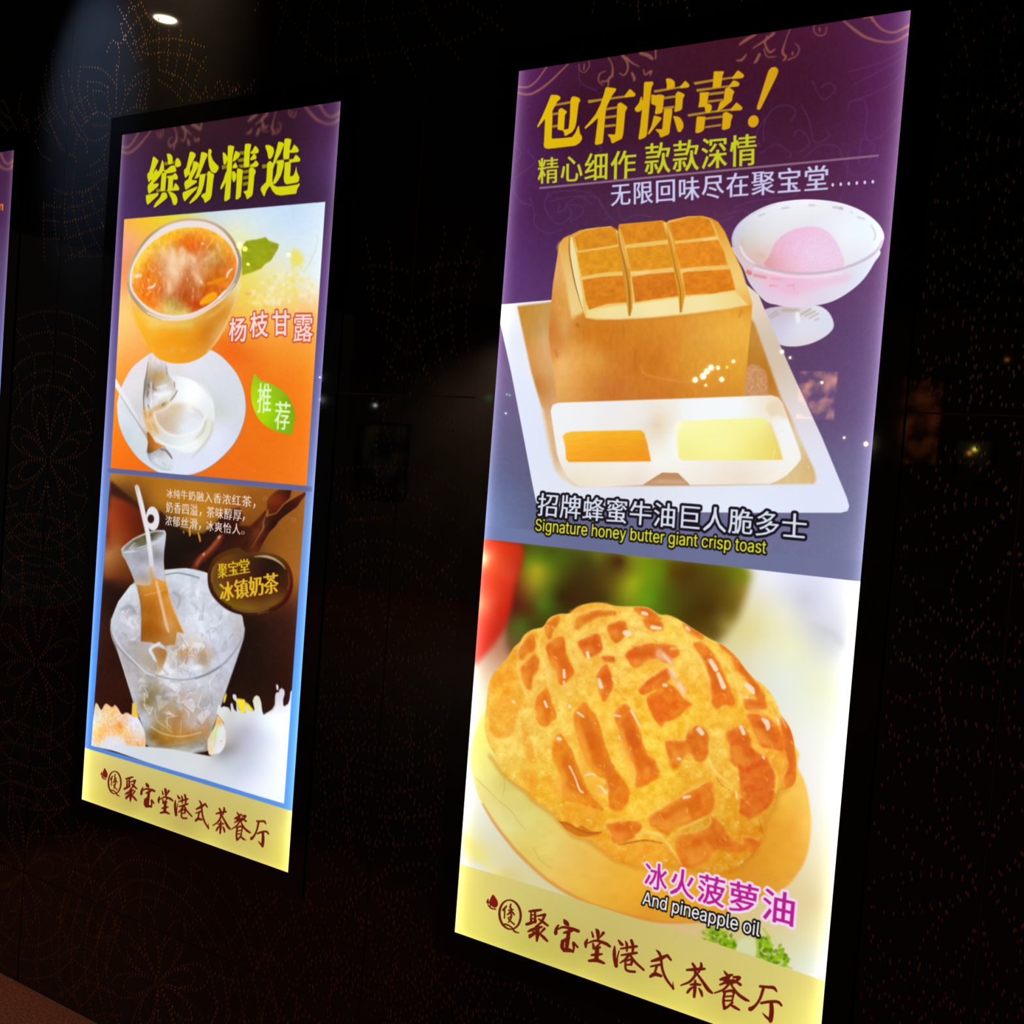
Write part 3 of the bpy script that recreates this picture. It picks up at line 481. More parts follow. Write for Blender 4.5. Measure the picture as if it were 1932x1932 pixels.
    crust = smooth(P('''916 1370 919 1330 925 1285 943 1258 959 1240 970 1222 982 1211 990 1198 1005 1188 1026 1182 1038 1166 1057 1158 1075 1157 1088 1147 1108 1139 1135 1137 1164 1143 1191 1144 1222 1146 1245 1159 1261 1160 1281 1168 1308 1186 1339 1204 1364 1217 1389 1238 1403 1257 1418 1275 1447 1298 1464 1323 1474 1348 1488 1368 1497 1393 1502 1425 1504 1455
 1500 1478 1488 1486 1470 1494 1462 1520 1444 1547 1440 1578 1425 1609 1400 1632 1375 1648 1319 1641 1261 1631 1202 1634 1161 1621 1130 1598 1109 1583 1082 1576 1057 1551 1047 1536 1028 1522 1009 1511 995 1495 966 1472 949 1458 935 1425 922 1400'''))
    s.poly(crust, Grad('''925 1300 246 190 70, 950 1260 244 170 50, 930 1370 248 206 90, 960 1300 250 170 40, 990 1300 248 196 80, 1000 1220 244 190 76, 1040 1200 248 190 66, 1040 1260 248 200 90, 1080 1180 250 206 92, 1080 1260 244 190 76, 1130 1160 244 184 66, 1110 1190 250 212 104, 1160 1170 250 206 86, 1200 1180 250 214 110, 1240 1190 250 204 76, 1180 1220 248 206 90, 1130 1240 246 190 74,
 1080 1310 246 194 76, 1130 1330 252 200 70, 1180 1300 250 194 66, 1170 1260 250 206 94, 1230 1270 250 196 70, 1290 1200 250 210 90, 1310 1260 250 206 90, 1280 1290 250 190 60, 1350 1250 250 200 70, 1390 1290 250 204 84, 1330 1320 248 190 56, 1400 1340 248 184 52, 1440 1330 252 204 80, 1460 1380 248 176 50, 1500 1440 240 150 40,
 960 1400 250 210 96, 1000 1380 246 206 96, 1050 1360 250 204 84, 1100 1380 250 204 82, 1150 1380 250 196 70, 970 1440 244 206 90, 1010 1470 244 190 60, 1040 1500 244 186 54, 1090 1530 238 170 44, 1130 1450 250 200 76, 1200 1400 250 200 66, 1200 1480 250 196 60, 1180 1520 250 192 54, 1240 1480 250 200 56, 1250 1420 250 206 66, 1300 1460 242 180 54, 1340 1400 248 206 90, 1350 1460 246 190 70, 1300 1380 250 196 60,
 1130 1570 236 164 40, 1180 1600 238 170 50, 1160 1560 246 190 60, 1220 1570 248 190 60, 1240 1610 240 174 50, 1330 1560 222 160 46, 1360 1540 232 164 40, 1370 1600 226 158 36, 1400 1560 228 154 36, 1420 1580 226 144 32, 1350 1630 224 152 38, 1450 1520 230 164 50, 1470 1460 244 176 54, 1290 1640 232 150 40, 1430 1540 230 160 44''', 19), blur=1.0, tex=grain(.15, 13, 13, 11, 5, (.35, .9, 1.1)))
    G1 = lambda q: [P(t, cG) for t in q]; H1 = lambda q: [P(t, cH) for t in q]; I1 = lambda q: [P(t, cI) for t in q]; J1 = lambda q: [P(t, cJ) for t in q]
    gx = grain(.09, 9, 11, 21, 4, (.4, 1, .5))
    s.line(crust_low(), (206, 120, 24), 7, False, 3, .5)
    s.polys(G1(['1040 760 1080 725 1150 690 1330 662 1445 680 1300 690 1150 735', '320 1600 430 1490 520 1440 600 1600 560 1700 530 1850 430 1890 330 1790', '330 1420 440 1290 520 1240 525 1330 400 1450 330 1500'])
            + I1(['360 100 430 0 580 0 560 150 480 215 400 190', '650 90 690 75 750 260 790 420 730 430 670 300', '655 520 770 500 800 620 765 745 700 650', '860 560 900 540 1010 680 960 700 900 640', '1000 830 1200 800 1380 850 1350 960 1150 980 1050 920', '1580 1180 1900 1160 1932 1210 1932 1390 1700 1380 1500 1300 1380 1200']), (242, 158, 40), True, 2.2, .8, gx, wob=2.5, rough=(.5, 16))
    tiles = (G1(['1095 850 1130 790 1280 735 1430 735 1445 770 1330 780 1200 830 1110 900', '1390 900 1430 850 1520 835 1560 870 1550 940 1490 1010 1440 1010', '1640 700 1760 712 1850 780 1860 810 1740 790 1650 740', '1710 810 1830 810 1890 860 1880 900 1770 900',
        '820 900 850 830 930 785 945 830 900 890 850 990', '590 1090 650 990 715 960 715 1090 650 1110 600 1170', '840 1060 960 980 990 1010 1000 1110 1040 1210 1075 1290 1000 1380 950 1390 920 1280 870 1200',
        '1130 1020 1290 950 1330 1070 1310 1110 1220 1150 1170 1120', '610 1260 720 1140 755 1230 700 1330 690 1440 640 1410', '1340 1150 1440 1160 1440 1200 1370 1190', '1290 1320 1370 1225 1410 1300 1435 1400 1400 1480 1350 1550 1320 1490 1310 1400',
        '1690 1420 1890 1280 1942 1270 1942 1350 1750 1475 1700 1480', '730 1560 830 1450 870 1560 910 1700 800 1750 750 1680', '1100 1670 1180 1580 1240 1680 1300 1850 1320 2090 1200 2090 1100 1830', '1460 1670 1560 1600 1610 1690 1700 1950 1740 2050 1620 2100 1540 1932 1480 1780', '915 1870 960 1860 985 1930 950 1950', '1560 1130 1650 1060 1820 1040 1985 1060 2000 1150 1760 1170 1650 1250 1590 1190'])
        + H1(['0 1050 90 1060 140 1150 100 1200 0 1150', '240 850 330 880 420 960 400 985 280 920', '340 1060 430 1050 500 1130 600 1290 700 1560 610 1570 540 1610 500 1540 480 1350 430 1180', '560 1030 640 1060 700 1140 620 1100', '680 1150 770 1200 860 1340 950 1450 985 1600 920 1560 810 1360 720 1260',
        '0 1320 100 1260 120 1330 0 1400', '830 1690 930 1705 1060 1860 1100 1960 960 1960 880 1800', '1150 1700 1230 1840 1250 1960 1190 1932', '280 1860 400 1800 460 1870 450 1950 300 1960', '790 1550 860 1540 985 1570 960 1625 840 1640'])
        + I1(['790 0 930 0 905 60 840 90', '945 280 1010 180 1080 270 1170 480 1250 680 1380 830 1330 830 1180 780 1040 740 1020 560 950 400', '1140 0 1320 0 1400 250 1480 450 1620 660 1560 830 1440 800 1440 600 1330 520 1240 420 1200 200', '1530 60 1650 0 1720 150 1790 350 1900 520 1700 640 1690 480 1600 300', '1450 985 1720 970 1680 1090 1500 1140 1460 1050', '1830 930 1950 850 1990 960 1840 1000'])
        + J1(['190 240 350 230 380 150 470 105 535 190 545 370 460 400 400 330 330 370 270 475 220 400', '740 160 880 110 940 190 960 300 1080 370 1060 420 900 480 780 400 770 280', '960 10 1080 10 1170 90 1225 180 1240 310 1120 265 1040 190', '1230 30 1290 90 1350 330 1345 560 1290 670 1255 560 1300 450 1255 280', '40 950 100 880 330 740 560 620 590 680 590 860 400 960 250 1010 200 1070 100 1020', '300 1120 450 1070 580 1020 600 930 690 1010 740 1090 820 1150 930 1200 800 1230 640 1210 560 1290 450 1360 330 1370', '880 1100 1020 1140 1030 1180 950 1235', '0 380 90 430 60 560 0 560']))
    s.set_clip(crust, blur=.8)
    rs = np.random.RandomState(3)
    for n, sz, col, al in ((420, 2.6, (240, 164, 50), .45), (420, 2.6, (255, 226, 136), .45), (700, 1.2, (226, 140, 40), .5), (700, 1.1, (255, 238, 170), .55)):
        sp = []
        for _ in range(n):
            x, y = 905 + rs.rand() * 600, 1140 + rs.rand() * 510; r = sz * (.4 + rs.rand()); k = rs.randint(4, 7); an = np.sort(rs.rand(k)) * 6.28; sp.append(np.c_[x + r * 1.3 * np.cos(an), y + r * np.sin(an)])
        s.polys(sp, col, blur=.8, alpha=al)
    s.polys(tiles, (240, 146, 40), True, 5.5, .6)
    s.polys([p + [[-2.4, -2.6]] for p in tiles], (255, 224, 140), True, 1.8, .55, wob=2.6)
    s.polys([p + [[1.6, 2.2]] for p in tiles], (206, 104, 24), True, 1.8, .5, wob=2.6)
    s.polys([p.mean(0) + (p - p.mean(0)) * 1.07 for p in tiles],
        Grad('''1000 1240 230 116 26, 1100 1160 232 134 32, 1150 1190 226 104 24, 1060 1260 232 112 26, 1110 1220 222 94 20, 1140 1280 234 104 24, 1200 1230 228 96 22, 1250 1180 238 124 30, 1260 1220 236 110 30, 1340 1260 238 120 28, 1360 1310 240 110 20, 1420 1290 240 124 30, 1290 1330 232 96 18, 1470 1370 232 100 26, 1000 1260 234 116 24, 1030 1350 240 136 24, 1130 1370 236 130 24, 1200 1380 240 120 24, 1060 1420 238 138 24, 1150 1450 236 134 24, 1200 1460 240 122 24, 1170 1510 234 126 22, 1170 1570 232 118 22, 1090 1490 238 140 26, 1310 1390 230 112 26, 1400 1400 226 100 26, 1460 1390 232 104 28, 1490 1440 234 114 32, 1260 1520 234 126 26, 1320 1500 234 122 26, 1310 1590 226 118 24, 1350 1560 222 114 24, 1420 1590 226 116 26''', 30), True, 1.6, .94, gx, wob=2.6, rough=(.35, 12))
    s.polys(J1(['850 430 900 480 1080 380 1130 420 1172 490 1172 620 1155 760 1100 840 1040 885 950 935 870 900 850 870 860 700 850 560']) + H1(['0 1430 90 1390 180 1440 240 1520 325 1580 270 1620 200 1700 60 1745 0 1720']) + G1(['1750 1520 1932 1440 2010 1480 2000 1700 1932 1720 1880 1790 1800 1690']), Grad('1420 1460 222 88 26, 1400 1530 220 94 30, 1440 1500 218 92 26, 1260 1330 232 100 22, 1230 1340 232 98 22', 20), True, 2.0, .9, gx, wob=2, rough=(.3, 14))
    s.polys(I1(['955 965 1080 970 1150 1020 1200 1000 1290 1050 1385 1060 1320 1090 1200 1100 1080 1050']), (206, 108, 24), True, 1.2, .85)
    s.lines([P3(t, cI) for t in ('960 965 8 1080 990 12 1180 1040 16 1280 1070 16 1380 1060 8', '1540 1175 6 1620 1160 16 1780 1135 16 1932 1160 10')], (180, 84, 20), blur=1.2, alpha=.7)
    s.lines([P3(t, cI) for t in ('1000 1010 8 1060 1060 16 1140 1110 16 1240 1130 16 1340 1120 10', '1530 1190 8 1600 1220 14', '1690 1090 24 1800 1065 30 1932 1080 20')], (248, 206, 110), blur=1.3, alpha=.6)
    s.lines([P3(t, cJ) for t in ('860 1360 6 950 1290 8 1000 1230 6', '1030 940 5 1045 1000 6 1060 1080 5', '1210 700 5 1190 760 5', '640 560 5 680 620 5 760 680 4')], (176, 92, 20), blur=1.0, alpha=.7)
    # cracks / ridges between tiles
    s.lines([P3(t, cG) for t in ('1440 1260 8 1560 1310 8 1650 1330 10', '780 950 10 760 1100 12 830 1280 12 850 1420 10', '1030 1060 14 1090 1250 14', '560 1200 10 600 1380 12 660 1520 12', '1450 1400 10 1560 1530 12 1640 1640 12', '1880 1000 30 1760 960 24 1640 930 18', '1340 1100 20 1420 1120 20 1520 1140 16')]
        + [P3(t, cH) for t in ('130 1080 24 300 1080 22 420 1230 22 480 1420 16', '560 1130 24 680 1280 24 760 1500 18', '1040 1500 20 1100 1620 24 1180 1800 16', '100 1250 10 230 1500 10 370 1600 12', '800 1650 14 950 1640 14 1080 1720 14')]
        + [P3(t, cJ) for t in ('560 380 14 640 520 16 760 620 12', '1120 400 12 1190 560 14 1180 700 12', '0 1050 14 140 1100 16 260 1250 18 320 1360 10', '280 1050 12 420 980 16 540 930 10')], (252, 222, 130), blur=1.5, alpha=.65)
    rs = np.random.RandomState(8)
    for q in tiles:
        c = q.mean(0); ext = np.abs(q - c).max()
        s.polys([c + (q - c) * .62 + [[1.2, -1.0]]], (206, 84, 16), True, 2.6, .42, wob=2.5)
        s.polys([c + (q - c) * .5 + [[-ext * .22, ext * .30]]], (250, 176, 66), True, 3.2, .42, wob=3)
    sk = []
    for _ in range(520):
        x, y = 915 + rs.rand() * 585, 1150 + rs.rand() * 490; a = math.radians(50 + rs.randn() * 22 + (x - 1200) * .05); r = 1.5 + rs.rand() * 4.5
        sk.append(np.array([[x - r * math.cos(a), y - r * math.sin(a), .5], [x + rs.randn() * .8, y + rs.randn() * .8, .9 + rs.rand() * 1.3], [x + r * math.cos(a), y + r * math.sin(a), .4]]))
    s.lines(sk[::2], (255, 230, 150), blur=.7, alpha=.42); s.lines(sk[1::2], (222, 130, 30), blur=.8, alpha=.38)
    s.lines([P3(t, cG) for t in ('1550 935 50 1580 945 50', '1205 1115 28 1215 1165 26', '990 1275 24 995 1340 26', '990 1380 18 992 1400 14', '1310 1360 26 1330 1430 34', '815 1560 22 835 1610 24', '1115 1660 18 1170 1700 16', '1795 885 36 1870 895 26', '1710 755 34 1745 765 30', '1450 1685 14 1500 1695 18', '1600 1640 18 1640 1710 14 1690 1800 10', '530 1560 22 540 1570 20', '940 1895 28 960 1900 24', '1900 1410 30 1925 1415 26', '1430 1350 12 1470 1400 8', '1040 1600 24 1045 1615 22')]
        + [P3(t, cH) for t in ('490 1190 40 540 1270 44', '560 1310 36 610 1430 46', '815 1405 36 860 1445 50 880 1480 34', '815 1520 22 825 1525 20', '270 885 24 295 910 24', '965 1720 26 1005 1770 36 1010 1815 24', '385 1810 36 420 1850 30', '765 1790 30 795 1850 34', '75 1410 22 85 1415 20', '1098 1715 16 1110 1770 14')]
        + [P3(t, cI) for t in ('985 210 30 1005 215 30', '1090 460 16 1140 560 12 1180 670 18 1215 700 14', '1230 545 12 1290 530 14 1330 550 8', '1370 640 18 1420 700 22', '1540 190 14 1545 210 14')]
        + [P3(t, cJ) for t in ('470 125 26 510 165 34', '865 105 28 890 160 36', '1070 30 24 1105 60 36 1115 110 30', '295 390 26 310 395 22', '820 695 16 825 740 16', '345 745 26 400 735 22', '1065 370 20 1075 390 18', '1200 30 12 1205 70 12', '835 555 8 845 590 8')], (252, 226, 198), blur=1.0, alpha=.92)
    s.lines([P3(t, cG) for t in ('1850 1140 70 1932 1170 60',)] + [P3(t, cH) for t in ('20 1100 60 90 1170 60 150 1210 40', '120 1290 44 170 1370 40 240 1450 50 250 1500 30')], (244, 190, 150), blur=3.0, alpha=.7)
    s.lines([P3(t, cH) for t in ('130 1270 34 180 1340 26', '205 1410 40 240 1470 36', '60 1130 20 120 1200 26')], (250, 218, 196), blur=1.6, alpha=.7)
    s.set_clip()
    # parsley
    rs = np.random.RandomState(5)
    for (cx, cy, rx, ry) in ((1360, 1775, 30, 20), (1348, 1768, 24, 18), (1438, 1784, 16, 24), (1460, 1800, 24, 24), (1470, 1812, 18, 14), (1375, 1788, 16, 14)):
        ps = []
        for _ in range(46):
            a = rs.rand() * 6.28; r = math.sqrt(rs.rand()); ps.append(ring(cx + rx * r * math.cos(a), cy + ry * r * math.sin(a), 2 + rs.rand() * 5, 1.5 + rs.rand() * 3, rs.rand() * 180, 10))
        s.polys(ps[:22], (110, 160, 10), blur=1.4, alpha=.85); s.polys(ps[22:38], (150, 190, 20), blur=1.2, alpha=.7); s.polys(ps[38:], (76, 120, 8), blur=1.0, alpha=.7)
    s.poly(smooth(P('1392 1782 1400 1770 1425 1772 1430 1790 1424 1806 1400 1805 1388 1795')), (212, 214, 164), blur=2.0)
    s.lines([P3(t) for t in ('1462 1822 4 1480 1822 4 1495 1826 3', '1440 1750 3 1450 1765 4 1455 1780 4', '1428 1775 4 1432 1800 5')], (168, 190, 60), blur=1.0, alpha=.7)
    # words over the bun
    s.text('冰火菠萝油', '1220 1624 1501 1687 1496 1748.5 1217 1672.5', (182, 30, 140), (.014, .006), ((238, 214, 236), .075), blur=.6, sp=1.16)
    s.text('And pineapple oil', '1216 1680 1436 1739 1432.5 1774 1212 1711.5', (240, 238, 236), (.006, .003), ((14, 12, 14), .065), blur=.6)
    # ---- yellow band
    s.poly(P('840 1617.5 868 1629 1016 1672.5 1200 1732 1337 1774 1558 1850.5 1600 1866 1600 2060 840 1760'), Grad('''880 1650 240 226 120, 920 1660 222 206 118, 1000 1700 208 196 112, 1100 1740 202 188 104, 1200 1780 204 188 106, 1300 1800 208 194 110, 1400 1830 212 198 112, 1480 1850 218 204 116, 1530 1870 232 216 120, 1550 1900 244 236 124,
 870 1740 240 228 110, 920 1760 224 212 104, 1000 1770 200 190 92, 1100 1800 196 182 90, 1200 1830 204 190 98, 1100 1830 212 200 96, 1250 1870 216 202 98, 1350 1890 212 196 100, 1450 1910 220 206 106, 1300 1900 224 212 98''', 40), blur=.5)
    shop_band(s, lambda q: np.asarray(q, float))
qT = (270, 255, 12.075); qU = (410, 240, 11.365); qC = (230, 400, 6.664); qP = (200, 640, 6.9); qB = (190, 880, 7.157); qK = (190, 1060, 5.221)
qD = (390, 1020, 9.66); qM = (390, 1270, 7.433); qR = (420, 400, 6.036); qL = (460, 690, 12.075); qS = (400, 880, 9.66); qG = (160, 1290, 12.07); qb = (140, 700, 3.45)
# poster rectangles on the wall plane (u0, u1, v0, v1) in poster widths
RECT = {'left': (0., 1., 0., 2.33974), 'right': (1.62578, 2.63431, -.00671, 2.34032), 'far': (-1.62578, -.62578, -.006, 2.334)}
RECT['right'] = (2.15198 * 0 + 1.62578, 1.62578 + 1.00853, -.00671, 2.34032)

def right_to_left(q):
    w = hom(PIX2WALL, q); r, l = RECT['right'], RECT['left']
    w = np.c_[l[0] + (w[:, 0] - r[0]) / (r[1] - r[0]) * (l[1] - l[0]), l[2] + (w[:, 1] - r[2]) / (r[3] - r[2]) * (l[3] - l[2])]
    return hom(WALL2PIX, w)

def paint_left(cv):
    s = cv
    # ground colour: plum at the head, slate, then clear blue round the lower picture
    ground = Grad('''240 270 72 34 66, 330 280 52 24 40, 450 260 50 22 38, 560 250 54 24 44, 635 230 76 40 82, 240 330 72 38 84, 300 350 56 28 56, 420 340 50 24 42, 560 330 56 28 58, 630 320 86 52 104, 235 390 74 42 90, 350 395 58 34 62, 600 370 62 36 70,
 226 480 84 54 110, 626 480 88 58 108, 218 620 92 76 132, 600 620 92 70 126, 212 740 96 94 148, 600 740 96 94 146, 205 860 100 114 174, 590 860 104 116 168, 400 900 92 100 148, 198 960 98 130 198, 585 960 108 140 194, 190 1080 88 136 214, 575 1080 98 146 216, 184 1180 80 136 224, 568 1200 88 150 232, 176 1290 80 146 240, 562 1300 86 158 246, 168 1400 80 134 220, 556 1400 90 162 248, 552 1500 90 160 240, 250 1435 84 132 212, 400 1480 84 132 214, 520 1520 92 150 232'''
         , 60)
    s.poly(P('100 150 700 150 620 1700 100 1700'), ground, blur=0, tex=grain(.012, 5, 5, 1, 3, (1, .7, 1)))
    swirls(s, right_to_left, (156, 104, 84))
    yel = (214, 214, 14); dk = (140, 130, 20)
    th = [P(t, qT) for t in ('310 1228 420 1228 560 1260 530 1300 420 1290 322 1335', '490 620 600 610 740 590 740 665 600 680 500 704', '555 925 700 905 700 985 560 985', '1300 905 1480 868 1480 925 1310 960')]
    th += [P(t, qU) for t in ('108 825 225 805 225 880 118 922', '480 525 600 515 600 592 505 602', '450 680 600 662 600 738 458 755', '465 812 700 785 860 790 850 862 500 882', '560 935 705 912 705 985 558 1003', '562 1060 695 1040 692 1112 560 1132', '558 1190 685 1170 682 1242 560 1272', '968 808 1100 795 1100 870 982 897')]
    s.polys(th, dk, blur=.5, soft=True)
    big = [P(t, qT) for t in ('238 505 262 492 300 515 370 585 365 612 325 690 250 860 215 1000 150 1090 132 1050 113 955 112 885 158 845 200 690', '300 790 330 775 352 840 385 800 430 640 455 562 488 620 500 800 445 870 400 940 320 1040 240 1115 375 1100 372 1160 260 1260 150 1350 132 1310 115 1190 130 1140 215 1045 175 1000 240 890', '78 1375 200 1345 365 1318 372 1370 240 1490 130 1592 108 1582 85 1500',
        '552 428 620 424 660 450 692 505 690 640 668 665 598 682 585 640 572 530', '740 700 755 560 798 518 850 560 888 650 876 712 790 745', '735 690 755 725 782 832 660 870 560 882 505 860 478 800 545 800 650 700', '440 870 552 855 545 1000 520 1275 408 1285 425 1060', '590 980 718 970 702 1050 692 1265 572 1275 588 1100',
        '738 858 780 890 815 955 802 1022 735 1022 705 1010 695 985 620 990 565 985 552 945 690 925', '748 1090 800 1130 845 1212 838 1265 690 1275 560 1290 560 1255 695 1235', '448 1310 540 1310 565 1350 575 1430 420 1560 282 1662 252 1640 300 1545 400 1430', '578 1290 650 1290 750 1345 800 1440 802 1530 780 1580 738 1608 700 1590 660 1450',
        '1080 392 1110 378 1170 395 1218 435 1215 485 1160 590 1090 760 1085 880 1030 940 978 992 945 870 950 790 1000 755', '1160 598 1220 600 1285 635 1290 680 1255 770 1120 1020 1250 1040 1242 1085 1100 1180 988 1262 968 1200 952 1130 965 1058 1050 1000 1070 900 1130 780', '918 1310 1080 1240 1262 1168 1250 1222 1100 1370 965 1522 940 1480 915 1390',
        '1338 398 1380 388 1450 410 1492 438 1482 490 1440 570 1350 800 1280 975 1180 1012 1240 860 1300 640 1320 520', '1505 325 1545 318 1580 345 1582 400 1562 450 1610 575 1680 660 1740 710 1740 775 1690 855 1640 880 1560 835 1520 720 1498 560 1498 400', '1300 905 1400 890 1442 900 1425 1010 1400 1150 1340 1330 1240 1460 1150 1530 1080 1572 1062 1555 1110 1485 1230 1330 1280 1170 1298 1000',
        '1482 850 1520 812 1560 850 1642 905 1620 1010 1600 1200 1580 1385 1540 1475 1420 1558 1400 1470 1335 1400 1360 1350 1442 1318 1470 1050')]
    big += [P(t, qU) for t in ('130 552 150 538 200 580 235 640 232 710 200 805 152 812 138 700', '242 405 290 392 340 402 388 422 372 480 345 640 330 900 300 1400 290 1535 240 1575 195 1597 165 1588 165 1510 195 1200 218 900 235 640', '400 508 450 525 512 570 490 640 430 700 370 745 345 742 362 640', '405 745 462 860 430 882 340 895 348 830', '200 960 225 1000 192 1200 130 1310 95 1348 80 1330 90 1265 150 1130',
        '332 945 390 950 430 1020 415 1130 368 1198 345 1160 328 1100', '608 372 640 358 690 356 748 370 740 415 715 540 700 860 580 870 588 650', '828 398 870 435 908 495 905 545 870 570 745 582 712 560 760 510', '800 568 840 600 862 640 850 692 725 722 718 685', '842 710 885 755 905 790 898 825 850 865 700 855 765 800', '438 885 500 895 572 925 560 1000 540 1300 520 1502 440 1562 405 1552 420 1350',
        '698 885 760 858 810 890 842 940 840 985 815 1030 798 1220 780 1420 760 1482 650 1558 620 1450 565 1382 660 1360 680 1200', '1320 318 1370 318 1442 342 1446 385 1370 580 1300 690 1240 825 1205 782 1240 650 1300 420', '1455 258 1520 243 1602 262 1602 310 1572 450 1560 690 1435 705 1425 600 1450 350', '1562 500 1605 490 1660 372 1720 420 1765 485 1757 545 1590 562 1556 545',
        '1556 690 1640 690 1698 588 1750 630 1798 685 1790 745 1600 768 1556 760', '1290 720 1440 700 1445 760 1270 792', '1310 738 1450 730 1440 850 1380 1050 1320 1150 1250 1232 1198 1210 1205 1180 1280 1000', '1460 758 1592 740 1590 900 1575 1062 1650 1042 1690 930 1708 828 1725 960 1778 1080 1772 1150 1740 1192 1500 1237 1450 1190 1438 1100 1455 900',
        '1045 395 1070 385 1140 388 1220 440 1237 530 1200 640 1150 698 1110 680 1085 540 1050 450', '1085 780 1140 722 1200 765 1245 825 1215 890 1195 1180 1225 1250 1300 1282 1500 1270 1740 1230 1772 1198 1787 1240 1730 1335 1712 1432 1380 1473 1270 1452 1190 1365 1150 1270 1120 1290 1070 1370 1030 1493 1005 1482 940 1345 960 1280 1062 1180 1072 1050')]
    s.polys([p + [[1.0, 1.2]] for p in big], (40, 12, 26), blur=1.4, alpha=.5)
    s.polys(big, yel, blur=.6, soft=True)
    # ================= upper picture
    up = P('235.7 414 615.4 381.2 580 917 210.1 883.5')
    s.poly(up, Grad('''240 425 248 176 80, 262 420 250 190 56, 300 412 240 206 46, 330 410 226 220 60, 360 405 214 222 130, 400 405 208 222 230, 470 400 210 228 240, 560 395 200 224 244, 608 385 214 232 248, 612 450 224 238 250, 560 440 210 230 246, 500 440 218 232 236, 450 440 232 236 196,
 240 455 246 170 130, 238 500 242 148 96, 236 540 248 164 100, 232 570 252 200 120, 245 600 252 206 120, 232 640 254 192 110, 262 640 252 180 96, 240 690 254 164 66, 228 740 255 150 40, 222 800 255 134 26, 218 860 250 118 22, 250 880 244 112 20, 280 720 250 150 50,
 480 520 236 226 120, 500 500 236 230 180, 540 520 236 232 190, 580 500 228 236 236, 600 530 234 240 240, 470 550 242 214 100, 520 560 240 220 150, 560 560 242 220 150, 600 570 246 214 160, 460 590 246 196 80, 500 590 248 196 96, 550 590 250 194 110, 595 600 252 186 100, 450 630 248 160 50, 560 640 248 160 60, 500 650 246 146 44,
 430 640 244 120 28, 450 660 240 106 24, 470 680 240 116 28, 520 680 246 138 36, 590 670 248 156 50, 560 720 246 128 28, 590 730 248 140 32, 470 740 242 116 22, 440 700 250 122 30, 480 800 240 116 22, 570 800 246 124 24, 500 880 238 114 22, 570 890 246 124 28, 440 880 240 110 22, 400 905 238 108 22'''
         , 30), blur=.5, tex=grain(.012, 6, 6, 2))
    rs = np.random.RandomState(9)
    for n, col, al in ((60, (244, 224, 90), .5), (50, (250, 246, 220), .6), (40, (244, 214, 70), .5), (40, (252, 232, 180), .55)):
        ps = []
        for _ in range(n):
            t = rs.rand(); x = 468 + 110 * t + rs.randn() * 10; y = 575 - 95 * min(t, .75) * rs.rand() + rs.randn() * 11; ps.append(ring(x, y, 1.5 + rs.rand() * 4.5, 1.5 + rs.rand() * 4, rs.rand() * 180, 6))
        s.polys(ps, col, blur=1.4, alpha=al)
    s.polys([P('800 440 830 420 920 500 930 570 850 620 790 600', qR)], (240, 224, 70), True, 3, .75)
    s.poly(P('225 400 280 330 400 315 500 288 535 330 650 368 640 420 600 490 560 555 485 600 450 645 340 690 230 725', qR), Grad('260 400 150 164 30, 400 400 156 168 28, 550 400 152 160 20, 300 560 150 162 24, 450 560 160 168 24, 600 420 158 160 40, 260 700 164 170 30', 12, qR), blur=1.0, tex=grain(.04, 10, 5, 3))
    s.lines([P3('1080 250 8 1090 330 8 1060 450 10 1000 580 12 930 690 10', qR)], (206, 220, 170), blur=1.0, alpha=.8)
    s.line(P3('270 930 12 320 940 18 340 920 10', qR), (236, 130, 60), blur=1.4, alpha=.7)
    # plate under the glass
    plate = smooth(P('155 900 165 780 215 610 330 400 440 290 600 180 800 100 1000 75 1200 85 1350 130 1480 200 1600 310 1720 465 1800 660 1828 850 1815 1020 1760 1200 1660 1380 1480 1570 1290 1700 1100 1765 900 1775 700 1735 500 1610 380 1490 260 1310 180 1110', qP))
    s.poly(plate + [[.8, 1.2]], (150, 130, 130), blur=1.2, alpha=.7)
    s.poly(plate, Grad('''250 500 232 224 230, 220 800 226 228 236, 210 1000 224 230 240, 260 1200 206 214 222, 400 1450 208 216 222, 600 1650 214 224 236, 850 1740 224 230 246, 1100 1740 224 228 248, 1300 1650 222 226 244, 1550 1400 220 226 244, 1700 1200 214 218 232, 1790 900 216 222 230, 1700 600 216 220 228, 1500 350 222 224 230, 1300 200 226 228 238, 1100 350 232 230 238, 900 400 230 222 226,
 1500 550 218 224 232, 1550 800 214 218 228, 1500 930 206 212 206, 1550 1150 224 226 242, 1450 1300 228 234 250, 450 500 230 226 232, 400 700 226 224 228, 400 900 210 208 210, 350 1100 218 224 238, 420 1300 212 222 228''', 26, qP), blur=.7, tex=grain(.01, 8, 8))
    sauc = smooth(P('490 760 530 600 640 510 800 480 950 480 1150 540 1300 660 1390 820 1415 1000 1395 1150 1320 1330 1200 1440 1050 1480 900 1440 740 1390 600 1290 520 1130 480 950', qP))
    s.poly(sauc, Grad('600 700 226 228 232, 800 560 224 220 220, 950 550 238 244 248, 1100 620 252 254 255, 1200 750 253 254 255, 1050 800 250 252 254, 1320 800 236 240 246, 1360 950 230 236 240, 1350 1100 228 226 214, 1280 1250 230 232 224, 1150 1380 240 246 244, 1000 1400 236 244 246, 850 1330 222 226 230, 720 1250 220 218 206, 620 1150 226 190 140, 560 1050 232 196 150, 640 950 228 210 190, 520 900 222 206 190', 16, qP), blur=1.0)
